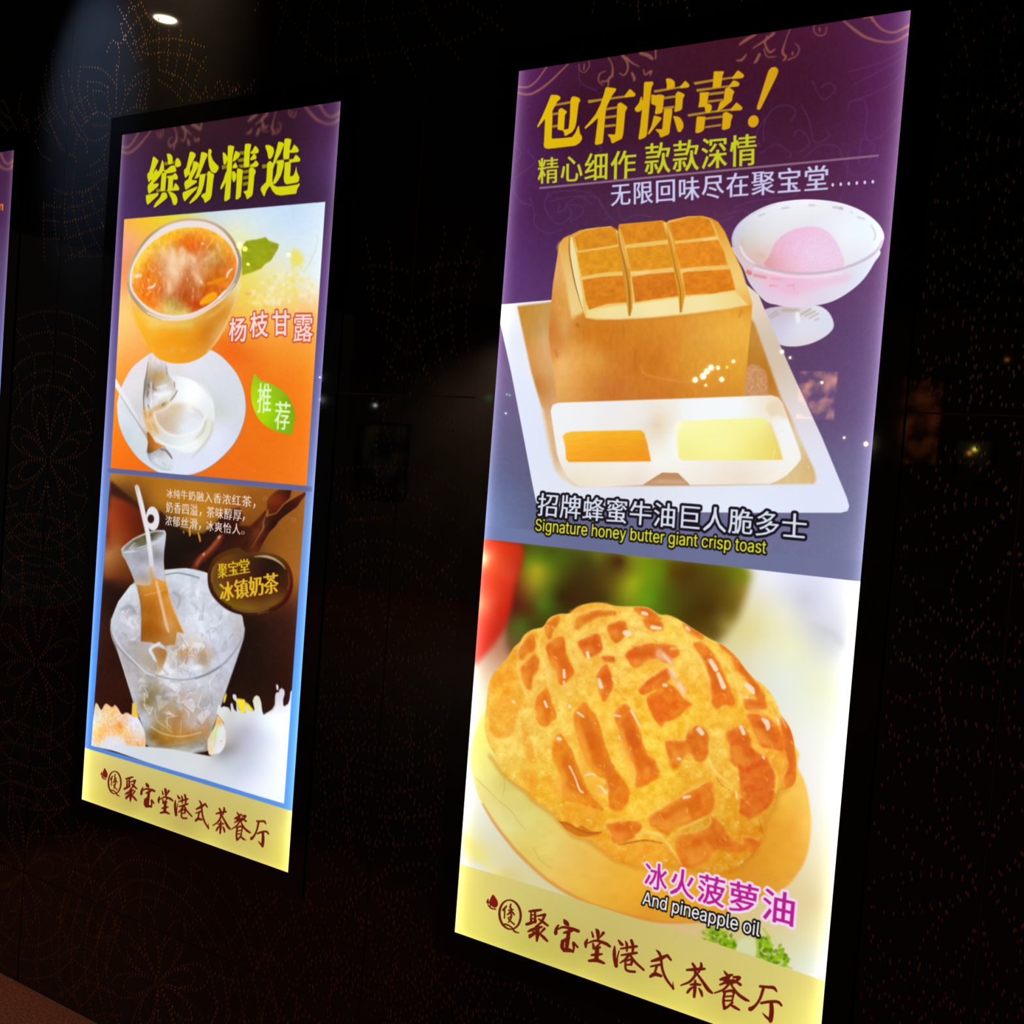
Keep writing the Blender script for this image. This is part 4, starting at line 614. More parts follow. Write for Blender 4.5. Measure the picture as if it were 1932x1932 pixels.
    s.poly(smooth(P('640 960 700 900 860 850 1000 830 1150 860 1250 940 1290 1040 1250 1150 1150 1240 980 1270 850 1240 720 1150', qP)), Grad('720 980 208 186 166, 800 1050 200 172 146, 880 950 214 192 152, 900 1150 210 188 168, 960 900 214 190 150, 1050 950 222 218 222, 1100 1050 226 230 240, 1000 1150 228 232 242, 1200 950 222 216 220, 1230 1080 232 236 244, 1100 900 250 250 250', 14, qP), blur=2.4, alpha=.75, tex=grain(.03, 5, 7))
    L = lambda q, c=qP: [P3(t, c) for t in q]
    s.lines(L(['630 950 10 680 1100 14 800 1220 20 950 1260 22 1120 1230 20 1260 1130 16 1310 980 12', '1200 560 10 1330 680 14 1400 850 14 1410 1050 12', '640 1280 16 800 1380 20 1000 1410 26 1200 1340 18']), (250, 252, 252), blur=1.3, alpha=.9)
    s.lines(L(['1400 1080 14 1380 1220 22 1300 1350 26 1200 1470 18 1130 1530 10', '1310 1060 20 1270 1200 26 1180 1290 16', '680 1010 12 690 1060 14', '1200 560 8 1360 740 8', '1120 880 8 1220 950 8 1280 1030 8']), (196, 190, 172), blur=1.3, alpha=.7)
    # stem of the glass
    s.poly(P('570 190 540 400 505 560 488 760 500 980 560 1050 640 940 780 880 880 790 935 680 890 560 830 470 800 380 800 280', qP), Grad('600 260 226 218 222, 700 300 228 220 222, 560 400 206 186 150, 680 400 196 182 176, 700 480 190 158 96, 760 380 202 196 196, 560 580 150 146 142, 640 600 180 150 110, 720 600 206 196 190, 840 560 210 200 180, 540 700 168 150 130, 700 760 238 240 250, 820 720 236 240 246, 880 640 214 206 200, 620 880 226 226 232, 600 980 220 170 90, 520 960 210 168 110, 750 870 200 170 110, 520 820 200 196 200', 10, qP), blur=1.1, tex=grain(.04, 4, 8, 5))
    s.lines(L(['560 300 6 540 440 10 520 600 14 500 780 12 505 920 12', '560 600 30 590 640 18', '560 680 20 545 760 12', '620 600 14 640 660 14 700 640 8', '560 860 16 575 900 14', '740 860 20 780 830 14', '900 560 12 905 620 10', '940 670 10 900 740 14 850 800 10', '800 360 8 800 460 8', '430 1030 10 460 1100 14 500 1190 10']), (104, 100, 92), blur=1.0, alpha=.75)
    s.lines(L(['600 560 16 590 700 14 600 800 12 580 900 12', '530 760 8 540 900 10 560 1040 10', '640 720 40 760 720 50 840 690 40', '680 640 26 800 600 22', '640 960 12 760 920 14 860 850 10']), (248, 246, 250), blur=1.2, alpha=.85)
    s.lines(L(['520 980 22 530 1040 20', '640 900 30 700 880 30', '600 980 22 610 1020 18', '620 1100 22 660 1180 26 690 1230 14', '550 1090 18 600 1180 18', '700 470 60 740 430 30']), (216, 160, 82), blur=1.4, alpha=.7)
    # spoon
    s.poly(P('130 515 150 530 210 640 330 830 430 1020 480 1100 570 1230 640 1360 560 1330 500 1230 400 1060 300 880 190 720 130 620', qP), Grad('160 570 238 236 242, 300 800 232 236 242, 400 1000 226 224 230, 500 1180 214 206 200, 600 1330 190 140 90', 14, qP), blur=.7)
    s.line(P3('190 720 6 290 880 8 400 1050 10 470 1160 12 530 1240 12', qP), (140, 150, 150), blur=.8, alpha=.8)
    s.poly(P('540 1215 570 1210 650 1340 780 1400 800 1440 700 1500 560 1510 545 1440 556 1350', qP), Grad('560 1260 170 96 30, 600 1350 184 100 30, 660 1400 200 120 50, 580 1460 120 84 40, 720 1450 206 140 70', 8, qP), blur=1.0)
    s.poly(smooth(P('548 1490 600 1480 680 1440 760 1405 840 1480 890 1590 890 1680 820 1710 700 1690 600 1620', qP)), Grad('580 1530 170 178 184, 650 1560 214 218 226, 720 1500 190 186 196, 780 1560 222 222 232, 700 1620 214 220 230, 820 1620 216 224 232, 780 1680 206 214 220, 860 1560 220 222 228', 9, qP), blur=.8, tex=grain(.05, 3, 3, 4))
    s.lines(L(['720 1430 20 790 1450 26 850 1520 22 872 1560 10']), (112, 100, 92), blur=.9, alpha=.85)
    s.lines(L(['560 1530 10 640 1620 10 760 1690 10 850 1700 10', '740 1600 10 800 1640 8']), (170, 176, 186), blur=.8, alpha=.8)
    s.lines(L(['550 1460 30 575 1490 20']), (90, 80, 60), blur=1.3, alpha=.7)
    # glass of mango dessert
    body = smooth(P('80 880 88 1020 110 1200 200 1450 320 1680 400 1780 480 1850 620 1898 760 1905 880 1885 1050 1800 1200 1640 1350 1390 1450 1140 1500 880 1300 700 600 700 200 760', qC))
    s.poly(body, Grad('''110 1000 240 200 120, 130 1200 248 190 80, 200 1350 252 186 50, 300 1350 250 196 70, 300 1500 252 176 30, 350 1650 250 172 40, 450 1780 250 170 40, 600 1840 248 160 30, 800 1840 240 156 30, 500 1500 248 172 34, 500 1650 246 162 26, 700 1500 242 160 30, 700 1700 244 156 28, 800 1430 226 186 70, 620 1400 244 196 90, 950 1500 232 146 30, 1100 1450 210 126 28, 950 1750 232 150 36, 1100 1600 214 130 34, 1250 1250 214 136 40,
 1250 1400 222 150 50, 1350 1200 224 160 50, 1300 1450 232 180 110, 1420 1100 232 190 110, 1180 1600 228 170 90, 1000 1300 230 180 80, 400 1420 244 206 100, 640 1750 240 160 44, 1450 950 236 220 150''', 24, qC), blur=.8, tex=grain(.015, 8, 8, 3))
    s.lines([P3(t, qC) for t in ('95 950 16 120 1180 14 200 1420 12 320 1670 10', '1480 950 18 1430 1150 18 1330 1390 14 1200 1620 12 1080 1760 10')], (248, 214, 150), blur=1.3, alpha=.8)
    s.lines([P3(t, qC) for t in ('300 1290 20 420 1390 24 600 1440 30 900 1420 30', '1080 1330 24 1200 1260 28 1330 1150 20', '620 1740 14 680 1745 16', '750 1745 18 820 1735 16')], (248, 206, 120), blur=2.2, alpha=.55)
    rim = smooth(P('80 870 100 700 190 500 330 310 520 170 720 95 900 82 1100 110 1280 200 1420 360 1500 560 1503 700 1440 900 1300 1080 1100 1230 900 1330 700 1367 500 1345 320 1270 180 1130 100 990', qC))
    s.poly(rim, Grad('100 870 200 176 150, 200 500 190 166 120, 330 310 180 150 110, 600 140 214 180 130, 900 90 206 176 130, 1200 160 198 170 140, 1420 370 176 146 110, 1490 600 158 142 124, 1440 900 170 160 150, 1200 1160 220 186 160, 900 1330 230 200 180, 700 1360 230 204 184, 400 1300 216 180 140, 180 1130 176 150 120', 16, qC), blur=.7)
    s.poly(smooth(P('108 880 125 720 210 530 340 350 520 205 720 130 900 112 1080 135 1240 215 1380 365 1465 560 1465 700 1410 880 1280 1050 1090 1200 900 1300 700 1335 510 1315 340 1240 205 1110 128 990', qC)), (238, 226, 222), blur=.8)
    content = smooth(P('135 870 150 720 230 560 330 440 480 320 650 235 850 195 1050 210 1230 290 1370 425 1448 600 1445 750 1390 890 1260 1040 1080 1180 900 1265 700 1300 520 1280 350 1200 220 1085 150 975', qC))
    s.poly(content, Grad('''170 800 248 200 90, 220 700 252 200 60, 300 560 250 200 80, 330 620 250 170 40, 420 430 252 196 60, 560 350 250 190 50, 700 260 250 186 40, 850 210 246 200 80, 850 340 240 120 24, 900 450 234 104 24, 750 420 236 130 40, 1000 250 248 170 40, 1050 350 240 150 60, 1200 330 250 180 50, 1130 420 220 124 40, 1300 430 244 176 60, 1350 560 236 150 50, 1400 650 236 140 50, 1300 650 206 120 40, 1200 600 206 146 70, 1150 500 214 160 80,
 250 800 236 130 30, 400 680 226 130 50, 300 900 244 130 36, 250 950 242 130 30, 420 850 240 140 40, 500 1000 214 110 50, 350 1100 246 130 30, 260 1080 246 126 24, 450 1200 244 150 50, 500 550 236 176 110, 640 560 238 190 136, 700 650 236 186 140, 600 750 226 160 110, 700 800 228 160 110, 800 700 206 130 70, 850 620 226 176 130, 900 700 220 140 90, 850 850 200 110 50, 950 850 222 150 100, 650 950 224 150 96, 650 1050 206 140 80,
 750 1000 196 96 40, 820 1100 184 74 16, 900 1180 200 70 14, 950 1050 206 116 60, 1050 950 206 96 20, 1150 850 214 112 24, 1200 980 226 110 24, 1350 900 232 130 40, 1100 700 212 144 76, 1200 750 206 110 30, 1350 780 230 130 44, 600 1150 212 176 90, 700 1200 206 160 80, 800 1250 226 200 100, 550 1220 224 180 90, 950 1220 206 80 24''', 18, qC), blur=.9, tex=grain(.10, 5, 9, 6, 4, (.8, .9, .8)))
    rs = np.random.RandomState(4); st = []; sd = []
    for _ in range(90):
        x = 640 + rs.randn() * 260; y = 720 + rs.randn() * 220
        if ((x - 780) / 600) ** 2 + ((y - 740) / 500) ** 2 < 1: (st if rs.rand() < .6 else sd).append(P3('%f %f %f %f %f %f' % (x, y, 8 + rs.rand() * 14, x + rs.randn() * 14, y + 20 + rs.rand() * 50, 6 + rs.rand() * 8), qC))
    s.lines(st, (250, 214, 170), blur=1.1, alpha=.42); s.lines(sd, (176, 90, 30), blur=1.2, alpha=.35)
    s.polys([P('560 560 620 440 660 520 720 560 760 450 800 540 860 560 900 540 960 640 990 800 1030 900 960 900 900 760 860 680 820 700 780 800 720 900 660 960 600 1060 560 1000 580 880 540 780 560 680', qC)], (238, 186, 136), True, 4, .6)
    s.polys([P('600 560 650 470 700 560 790 560 800 660 720 760 680 860 620 800 590 700', qC)], (248, 208, 166), True, 4, .6)
    s.lines([P3(t, qC) for t in ('630 440 30 660 540 50 640 640 50', '760 460 50 790 520 60 770 640 60', '860 540 40 920 600 50', '620 700 50 700 780 60', '1210 400 30 1230 470 36', '1050 600 30 1120 560 30 1160 520 24', '900 760 30 980 840 30 1020 920 24', '980 510 16 1000 515 16', '520 440 24 530 500 24', '600 880 40 610 1000 30')], (250, 220, 180), blur=2.0, alpha=.55)
    s.poly(P('1000 1120 1080 1045 1170 1008 1205 1035 1195 1085 1120 1140 1000 1170', qC), (248, 166, 16), True, 1.0)
    s.poly(P('1080 890 1200 850 1310 815 1350 840 1250 890 1100 920', qC), (232, 136, 20), True, 1.0)
    s.lines([P3(t, qC) for t in ('190 810 40 240 800 44', '1400 715 14 1350 760 26 1330 820 20', '345 850 20 350 870 18', '1225 1085 30 1280 1020 20 1310 985 8', '340 960 24 400 940 34 430 900 14', '980 1235 14 1030 1225 12', '1020 400 24 1030 405 24', '1000 880 20 1020 890 16')], (252, 232, 214), blur=1.1, alpha=.85)
    s.lines([P3(t, qC) for t in ('370 1000 24 310 1050 14', '240 960 10 270 1020 14', '1110 290 26 1160 330 20 1080 450 16')], (252, 196, 80), blur=1.1, alpha=.7)
    s.line(P3('78 880 10 98 1000 14 180 1140 18 320 1280 16 500 1352 12', qC), (176, 140, 110), blur=.8, alpha=.8)
    s.line(P3('1500 560 16 1506 700 20 1450 890 20 1310 1075 10', qC), (150, 136, 124), blur=.9, alpha=.8)
    s.line(P3('330 1268 18 500 1340 26 700 1352 30 900 1320 28 1100 1220 22 1300 1075 20 1430 900 14', qC), (244, 222, 214), blur=.9, alpha=.85)
    # rounded product name
    for ch, t in (('杨', '92 1215 278 1200 276 1478 78 1470'), ('枝', '330 1150 530 1128 522 1420 316 1430'), ('甘', '578 1128 772 1122 768 1408 578 1406'), ('露', '822 1172 1042 1170 1030 1478 815 1476')):
        q = ' '.join('%f %f' % tuple(v) for v in P(t, qR)); b = .006 if ch == '露' else .016
        s.text(ch, q, (250, 220, 218), (b, b), ((208, 84, 50), .06), blur=.55)
    # green leaf badge
    s.poly(smooth(P('250 200 300 212 400 330 600 402 790 500 950 620 1080 790 1160 1000 1185 1180 1135 1400 1112 1562 950 1545 760 1500 560 1400 400 1270 280 1080 200 850 180 620 205 400', qL)), Grad('260 250 168 186 40, 260 500 168 212 10, 240 750 178 216 20, 300 950 190 220 20, 400 1150 168 214 10, 600 600 150 200 24, 700 900 150 206 10, 900 600 142 186 24, 1000 800 130 170 20, 1100 1100 130 172 14, 900 1200 150 186 30, 1080 1480 122 180 16, 600 1300 150 204 10, 550 1250 164 214 16, 850 1480 128 186 14', 12, qL), blur=.7)
    for ch, t in (('推', '345 400 655 410 630 1090 315 1075'), ('荐', '735 800 1085 830 1045 1470 715 1450')):
        q = ' '.join('%f %f' % tuple(v) for v in P(t, qL)); s.text(ch, q, (226, 250, 200), (.014, .002), blur=.7)
    # ================= lower picture
    low = P('209.6 893 578.3 927.5 537.3 1516.3 173.6 1406.3')
    s.poly(low, Grad('''215 905 176 116 40, 260 905 160 96 24, 330 905 176 114 30, 400 920 180 116 30, 470 930 158 92 26, 540 940 152 86 24, 575 950 160 96 34, 300 950 174 110 26, 360 960 184 118 28, 420 960 176 108 28, 380 990 182 124 34, 350 985 170 112 30, 560 1000 156 92 28, 570 1060 158 96 34, 550 1090 160 94 30, 520 1050 146 84 26,
 212 940 60 24 20, 240 960 60 28 18, 270 980 60 28 20, 215 970 160 62 30, 220 990 146 52 24, 250 1000 122 36 12, 240 1020 138 44 14, 275 1030 92 28 12, 205 1010 120 46 20, 205 1040 166 96 60, 212 1060 150 92 44, 230 1080 120 60 24, 205 1080 128 66 30, 260 1060 110 44 16, 200 1100 50 22 16, 230 1110 44 20 14,
 330 1000 34 18 12, 350 1050 26 16 12, 380 1080 40 18 12, 300 1010 50 26 18, 420 1020 60 26 16, 440 1050 50 20 12, 190 1180 56 28 18, 200 1140 40 22 14, 180 1300 50 20 14, 190 1350 58 22 16, 210 1250 46 20 14, 240 1300 52 22 14, 250 1350 40 16 10, 480 1180 32 18 12, 500 1250 34 18 12, 540 1150 70 34 22, 565 1150 80 40 24, 560 1200 60 26 16, 530 1220 48 22 16, 480 1300 34 18 12, 540 1300 44 16 10, 520 1350 48 22 16, 560 1320 50 16 10, 460 1340 44 22 16, 570 1110 140 80 30'''
         , 26), blur=.5, tex=grain(.012, 6, 6, 2))
    s.poly(P('240 710 330 790 450 890 560 960 640 1010 700 1050 640 1060 540 1010 400 900 240 800', qb), (56, 24, 16), blur=2.2, alpha=.9)
    s.poly(P('560 905 620 960 700 1030 780 1062 850 1055 930 985 985 920 1010 905 1085 890 1105 950 1075 1005 1150 1010 1255 912 1262 960 1200 1080 1150 1185 1030 1170 930 1160 860 1230 790 1300 600 1290 560 1150', qb), Grad('600 950 50 26 18, 700 1100 28 18 12, 800 1150 26 16 12, 900 1080 40 20 14, 1000 1050 46 18 12, 1060 920 70 24 12, 1100 1080 56 22 12, 1200 1000 80 30 12, 1180 1100 90 36 16, 650 1250 24 14 10, 850 1250 60 26 16', 22, qb), blur=1.3)
    s.poly(P('240 810 330 840 430 900 520 960 480 1020 420 1050 330 1100 280 1180 240 1160', qb), Grad('260 840 166 66 30, 300 900 150 50 20, 400 950 110 34 12, 300 1000 150 56 20, 400 1040 104 34 10, 280 1100 160 80 34', 22, qb), blur=3, alpha=.8)
    s.poly(P('200 1190 300 1130 400 1180 420 1280 360 1350 200 1340', qb), Grad('230 1200 180 120 70, 300 1200 150 90 40, 240 1280 150 86 36, 340 1250 122 64 24, 300 1330 110 50 20', 20, qb), blur=4, alpha=.8)
    # chocolate splash
    s.poly(P('1010 640 1060 560 1140 480 1230 425 1470 432 1440 580 1320 680 1190 850 1060 880 1010 790', qS), Grad('1060 620 120 52 14, 1200 480 96 40 12, 1400 470 60 22 14, 1230 620 122 40 18, 1300 560 100 30 12, 1150 750 96 30 14, 1380 580 70 26 12, 1080 820 86 34 12', 10, qS), blur=.9)
    s.poly(P('1722 460 1722 520 1650 610 1560 740 1300 930 1220 1010 1180 1080 1060 1200 940 1400 860 1570 680 1580 700 1470 640 1560 580 1500 560 1460 660 1300 760 1180 700 1160 780 1050 880 930 1000 790 990 950 1060 900 1200 850 1330 690 1500 590', qS), Grad('1650 540 92 30 14, 1500 650 60 22 14, 1350 780 48 20 12, 1200 920 52 20 12, 1100 1050 50 16 12, 1000 1150 60 26 14, 900 1350 66 22 12, 780 1500 96 40 16, 850 1200 110 50 24, 780 1300 100 40 20, 920 1050 100 50 22, 850 1050 80 26 12, 700 1250 70 30 16, 640 1420 56 24 12', 10, qS), blur=.8)
    s.lines(L(['1460 440 8 1430 580 10 1320 690 12 1180 850 12 1060 890 14', '1040 790 20 1010 900 24', '1000 860 12 950 1020 18 950 1120 26 850 1290 14 740 1480 8', '1010 640 6 1000 760 6'], qS), (176, 106, 56), blur=.9, alpha=.8)
    s.line(P3('780 1295 34 820 1230 46 880 1180 44 940 1120 36 970 1070 24', qb), (104, 36, 20), blur=1.6, alpha=.9)
    s.line(P3('800 1262 16 830 1215 20 880 1170 20 930 1110 24 950 1080 20', qb), (176, 92, 50), blur=1.6, alpha=.7)
    s.lines([P3(t, qb) for t in ('945 1085 16 955 1075 14', '845 1195 14 850 1190 14')], (226, 170, 120), blur=1.2, alpha=.8)
    s.lines([P3(t, qb) for t in ('715 1045 8 720 1055 6', '755 1020 8 758 1060 12 756 1075 6', '810 1050 6 820 1080 12 825 1110 8')], (232, 170, 60), blur=.8, alpha=.9)
    s.lines([ring_line(1435, 970, 12, qb), ring_line(1248, 830, 12, qb)], (190, 140, 110), blur=.9, alpha=.55, sm=False)
    # ice bucket
    buck = P('105 660 112 560 180 390 300 230 450 140 650 78 850 65 1050 110 1200 220 1330 400 1405 540 1425 660 1412 760 1340 980 1250 1240 1180 1450 1110 1650 1085 1780 1060 1860 900 1890 650 1870 500 1840 440 1780 430 1640 400 1560 330 1380 250 1130 180 900', qK)
    s.poly(buck, Grad('''180 500 206 212 220, 160 650 196 200 210, 300 300 214 220 228, 340 400 200 204 214, 300 480 182 176 182, 230 600 196 196 206, 300 650 206 206 216, 250 750 188 188 198, 330 820 184 176 176, 430 850 190 182 182, 350 950 180 170 168, 450 1000 184 176 172, 700 120 206 214 224, 850 130 206 214 226, 800 220 214 220 232, 760 300 188 190 198, 950 250 214 220 232, 1050 350 206 210 222, 850 420 206 208 218, 950 480 214 220 232,
 1150 480 206 210 222, 1250 500 206 212 222, 1050 560 212 216 228, 1150 650 192 196 208, 900 620 216 220 232, 1000 700 220 224 236, 1250 700 204 208 222, 1350 650 192 190 194, 1380 800 186 186 196, 1150 800 206 206 220, 1200 900 204 206 222, 1050 800 214 210 222, 700 900 206 196 190, 750 1000 206 196 190, 700 1060 220 220 226, 900 780 218 210 206, 980 830 200 176 156, 900 950 206 200 204, 1000 900 190 156 110, 960 1050 214 220 232, 1100 1000 200 200 214, 1030 1000 190 164 130, 830 920 196 150 100,
 560 1080 206 196 186, 300 1050 182 176 180, 300 1200 186 182 190, 400 1150 186 180 180, 370 1350 180 184 192, 500 1200 176 164 140, 540 1270 150 132 90, 430 1380 140 116 66, 560 1400 164 150 120, 650 1250 190 182 180, 720 1350 184 172 156, 620 1500 170 140 100, 700 1500 180 150 110, 780 1520 176 130 84, 850 1300 190 180 176, 950 1350 192 182 180, 900 1450 190 176 166, 1050 1300 192 188 194, 1150 1250 194 192 202, 1230 1100 196 198 210, 1100 1400 188 184 188, 1000 1500 186 170 156, 900 1600 196 180 170, 1050 1600 180 150 120, 1120 1500 186 184 192,
 450 1530 196 196 204, 480 1620 176 172 170, 540 1650 150 120 60, 640 1640 172 140 80, 760 1620 180 134 80, 500 1720 130 100 50, 620 1730 176 120 36, 750 1740 184 124 36, 900 1720 186 130 50, 1020 1690 180 136 80, 600 1790 140 100 40, 480 1780 170 164 150, 560 1850 186 190 190, 750 1820 170 156 130, 900 1800 160 150 130, 1000 1800 160 156 150, 800 1870 196 200 196, 1000 1860 170 170 164''', 16, qK), blur=.8, tex=grain(.055, 8, 9, 12, 4))
    s.lines([P3(t, qK) for t in ('640 85 10 850 72 18 1050 115 16 1180 200 10', '640 130 6 800 118 8 900 135 8 1000 165 6')], (228, 234, 240), blur=.8, alpha=.8)
    s.lines([P3(t, qK) for t in ('640 128 8 760 110 10 880 130 12 980 156 8',)], (96, 92, 92), blur=.7, alpha=.8)
    rs = np.random.RandomState(12); fl = []; fd = []; el = []
    inside = lambda x, y: (((x - 765) / 590) ** 2 + ((y - 600) / 470) ** 2 < 1) if y < 1060 else (abs(x - 765) < 500 - (y - 1060) * .36 and y < 1640)
    for _ in range(420):
        x, y = 130 + rs.rand() * 1260, 150 + rs.rand() * 1480; r = 26 + rs.rand() * 62; a0 = rs.rand() * 6.28; k = rs.randint(3, 6)
        an = a0 + np.sort(rs.rand(k)) * 6.28; q = np.c_[x + r * np.cos(an), y + r * 1.15 * np.sin(an)]
        if not all(inside(*v) for v in q) or (380 < x < 830 and y < 800): continue
        q = np.c_[qK[0] + q[:, 0] / qK[2], qK[1] + q[:, 1] / qK[2]]; (fl if rs.rand() < .55 else fd).append(q)
        if rs.rand() < .5: el.append(np.c_[q[:3], [1.0, 1.8, .8]])
    for i in range(0, len(fl), 2): s.poly(fl[i], (238, 242, 252), blur=.9, alpha=.22 + .25 * rs.rand())
    for i in range(0, len(fd), 2): s.poly(fd[i], (132, 134, 150), blur=1.1, alpha=.14 + .16 * rs.rand())
    s.lines(el[::2], (244, 246, 252), blur=.6, alpha=.55, sm=False); s.lines(el[1::2], (140, 142, 158), blur=.7, alpha=.4, sm=False)
    s.lines([P3(t, qK) for t in ('210 470 20 300 440 30 360 520 20', '720 300 20 790 350 20 760 460 12', '900 400 12 990 480 8', '1100 700 8 1180 630 14', '960 690 8 1060 750 8')], (134, 136, 150), blur=1.6, alpha=.5)
    s.lines([P3(t, qK) for t in ('280 590 30 330 650 30', '880 420 12 890 450 12', '930 540 24 1000 640 34 1040 720 24', '1120 520 20 1180 600 16', '640 1020 50 700 1080 50', '900 1060 60 990 1040 50', '560 1330 20 600 1330 20')], (236, 240, 250), blur=1.8, alpha=.6)
    # bottle: glass neck, milk tea, ring straw
    s.poly(P('318 0 340 150 360 210 385 330 402 420 410 560 405 785 500 792 560 812 600 800 650 830 690 820 740 820 760 690 830 706 790 620 750 520 700 400 675 300 645 180 632 60 625 -20', qK), Grad('360 240 176 120 50, 420 250 206 140 54, 420 350 186 112 34, 500 350 196 120 34, 500 450 170 96 22, 450 550 176 104 26, 560 550 182 106 24, 500 650 160 86 16, 600 680 172 96 18, 430 700 146 84 20, 500 770 170 104 36, 600 770 180 116 50, 620 250 222 150 50, 660 350 220 150 60, 700 450 214 144 54, 740 560 206 136 46, 780 640 196 130 46, 700 760 186 130 66, 660 620 214 160 100, 640 300 196 120 30', 18, qK), blur=.9, tex=grain(.02, 6, 12, 3))
    s.line(P3('330 200 10 420 225 12 480 215 8', qK), (230, 190, 130), blur=.9, alpha=.8)
    s.lines([P3(t, qK) for t in ('555 190 26 585 320 30 620 470 30 660 640 30 680 690 16',)], (232, 186, 146), blur=1.0, alpha=.9)
    s.lines([P3(t, qK) for t in ('440 330 10 560 300 10 640 270 8', '660 190 6 700 400 8 760 560 8 820 690 8')], (240, 190, 110), blur=1.0, alpha=.6)
    s.lines([P3(t, qK) for t in ('345 200 8 395 350 10 408 560 10 405 780 8',)], (110, 90, 70), blur=1.4, alpha=.55)
    s.poly(P('400 790 330 780 330 820 350 900 430 990 540 1080 560 1000 490 860', qK), Grad('350 800 170 160 156, 430 860 184 172 164, 400 930 178 168 160, 500 960 176 160 146', 10, qK), True, 1.6, .8)
    s.poly(P('520 860 580 840 640 860 660 900 640 980 600 1080 555 1080 560 980', qK), Grad('580 870 176 120 60, 620 930 170 110 46, 590 1000 180 140 90, 580 1070 200 180 150', 8, qK), True, 1.4, .9)
    s.lines([P3(t, qK) for t in ('585 800 26 495 860 28 520 920 24 548 980 18', '560 800 10 630 850 12')], (226, 230, 240), blur=1.0, alpha=.9)
    s.lines([P3(t, qK) for t in ('540 970 8 555 1070 8', '620 800 6 660 850 8', '780 720 6 860 850 8 850 1000 8')], (150, 120, 90), blur=1.0, alpha=.6)
    neck = P('285 1120 300 1200 345 1265 420 1430 480 1590 560 1605 640 1610 690 1590 720 1500 880 1560 862 1300 868 1150 890 980 895 905 870 860 750 868 600 905 450 980 330 1080', qB)
    s.poly(neck, Grad('320 1130 170 172 176, 400 1250 176 178 190, 450 1400 176 178 192, 500 1530 176 172 168, 560 1250 150 148 158, 600 1150 170 170 180, 560 1330 186 182 194, 600 1500 160 150 146, 660 1400 196 194 206, 780 1200 140 136 140, 840 1100 186 190 202, 800 1350 186 186 202, 820 1480 196 196 206, 780 1050 186 188 196, 860 950 196 202 210, 560 1560 206 176 140', 13, qB), blur=.8, tex=grain(.03, 6, 10, 3))
    s.poly(P('310 1130 350 1075 460 990 600 925 750 882 860 876 866 910 800 970 640 1050 450 1120 340 1150', qB), Grad('380 1080 130 128 110, 480 1020 96 92 70, 560 980 110 110 60, 560 1060 106 100 84, 680 980 90 82 66, 780 900 104 98 86, 800 960 176 180 186, 700 930 80 72 50, 440 1100 170 176 178', 9, qB), blur=1.0)
    s.lines([P3(t, qB) for t in ('300 1120 22 350 1060 14 470 970 12 620 905 12 760 868 14 880 880 16', '330 1160 26 460 1140 34 600 1090 30 760 1030 30 870 960 20', '400 1110 12 440 1060 10 480 1030 10', '640 1040 14 740 1000 10')], (206, 210, 216), blur=.9, alpha=.85)
    s.lines([P3(t, qB) for t in ('460 1130 8 560 1110 10 640 1070 8', '360 1110 6 430 1050 8')], (70, 66, 60), blur=.8, alpha=.7)
    s.line(P3('498 275 56 520 360 62 560 520 66 600 700 64 640 880 62 665 1050 62 690 1250 62 705 1400 54', qB), Grad('500 280 214 212 214, 600 700 230 222 226, 690 1250 214 214 226', 40, qB), blur=.9)
    s.line(P3('520 300 14 590 600 16 650 900 16 690 1200 16', qB), (246, 242, 246), blur=1.3, alpha=.7)
    s.line(P3('500 280 20 505 330 14', qB), (150, 160, 170), blur=1.2, alpha=.6)
    s.line(P3('690 1380 50 705 1500 46 720 1560 30', qB), (214, 150, 70), blur=2, alpha=.7)
    s.poly(np.array(ring(190 + 712 / 7.157, 880 + 704 / 7.157, 12.6, 22.6, -3)), (230, 226, 232), blur=.7)
    s.poly(np.array(ring(190 + 688 / 7.157, 880 + 708 / 7.157, 6.2, 8.2, 0)), (52, 22, 20), blur=.9)
    s.line(P3('625 570 5 622 600 5', qB), (50, 40, 50), blur=.6, alpha=.7)
    # bucket front rim
    s.line(P3('108 660 12 130 760 14 190 850 18 300 970 20 420 1060 18 560 1120 16 750 1160 14 900 1152 14 1050 1105 18 1200 1020 18 1320 890 16 1400 760 12', qK), (150, 152, 158), blur=1.0, alpha=.85)
    s.line(P3('125 700 8 200 830 10 310 950 10 440 1075 22 540 1120 18', qK), (226, 228, 232), blur=1.1, alpha=.7)
    s.line(P3('940 1150 14 1060 1105 16 1180 1030 14', qK), (120, 122, 126), blur=1.2, alpha=.7)
    s.lines([P3(t, qK) for t in ('545 1500 6 570 1570 8 640 1620 8 710 1680 6', '800 1560 6 795 1690 6', '930 1590 8 1000 1630 6', '640 1560 6 700 1640 6', '500 1620 12 620 1690 12 800 1720 12 1000 1680 12', '460 1830 16 560 1850 20 620 1850 14', '900 1860 10 1020 1830 14')], (232, 222, 210), blur=1.1, alpha=.6)
    s.lines([P3(t, qK) for t in ('440 1740 14 470 1800 20 560 1830 14', '950 1880 12 1040 1850 18 1060 1780 12', '560 1800 14 700 1815 16 850 1800 14', '1000 1790 20 1050 1770 14')], (120, 112, 100), blur=1.4, alpha=.6)
    s.line(P3('108 560 6 106 660 8 125 760 8 180 900 8 260 1130 8 330 1380 6', qK), (224, 204, 180), blur=.8, alpha=.6)
    s.line(P3('1425 640 8 1412 760 8 1340 980 8 1250 1240 8 1180 1450 8', qK), (214, 212, 220), blur=.9, alpha=.6)
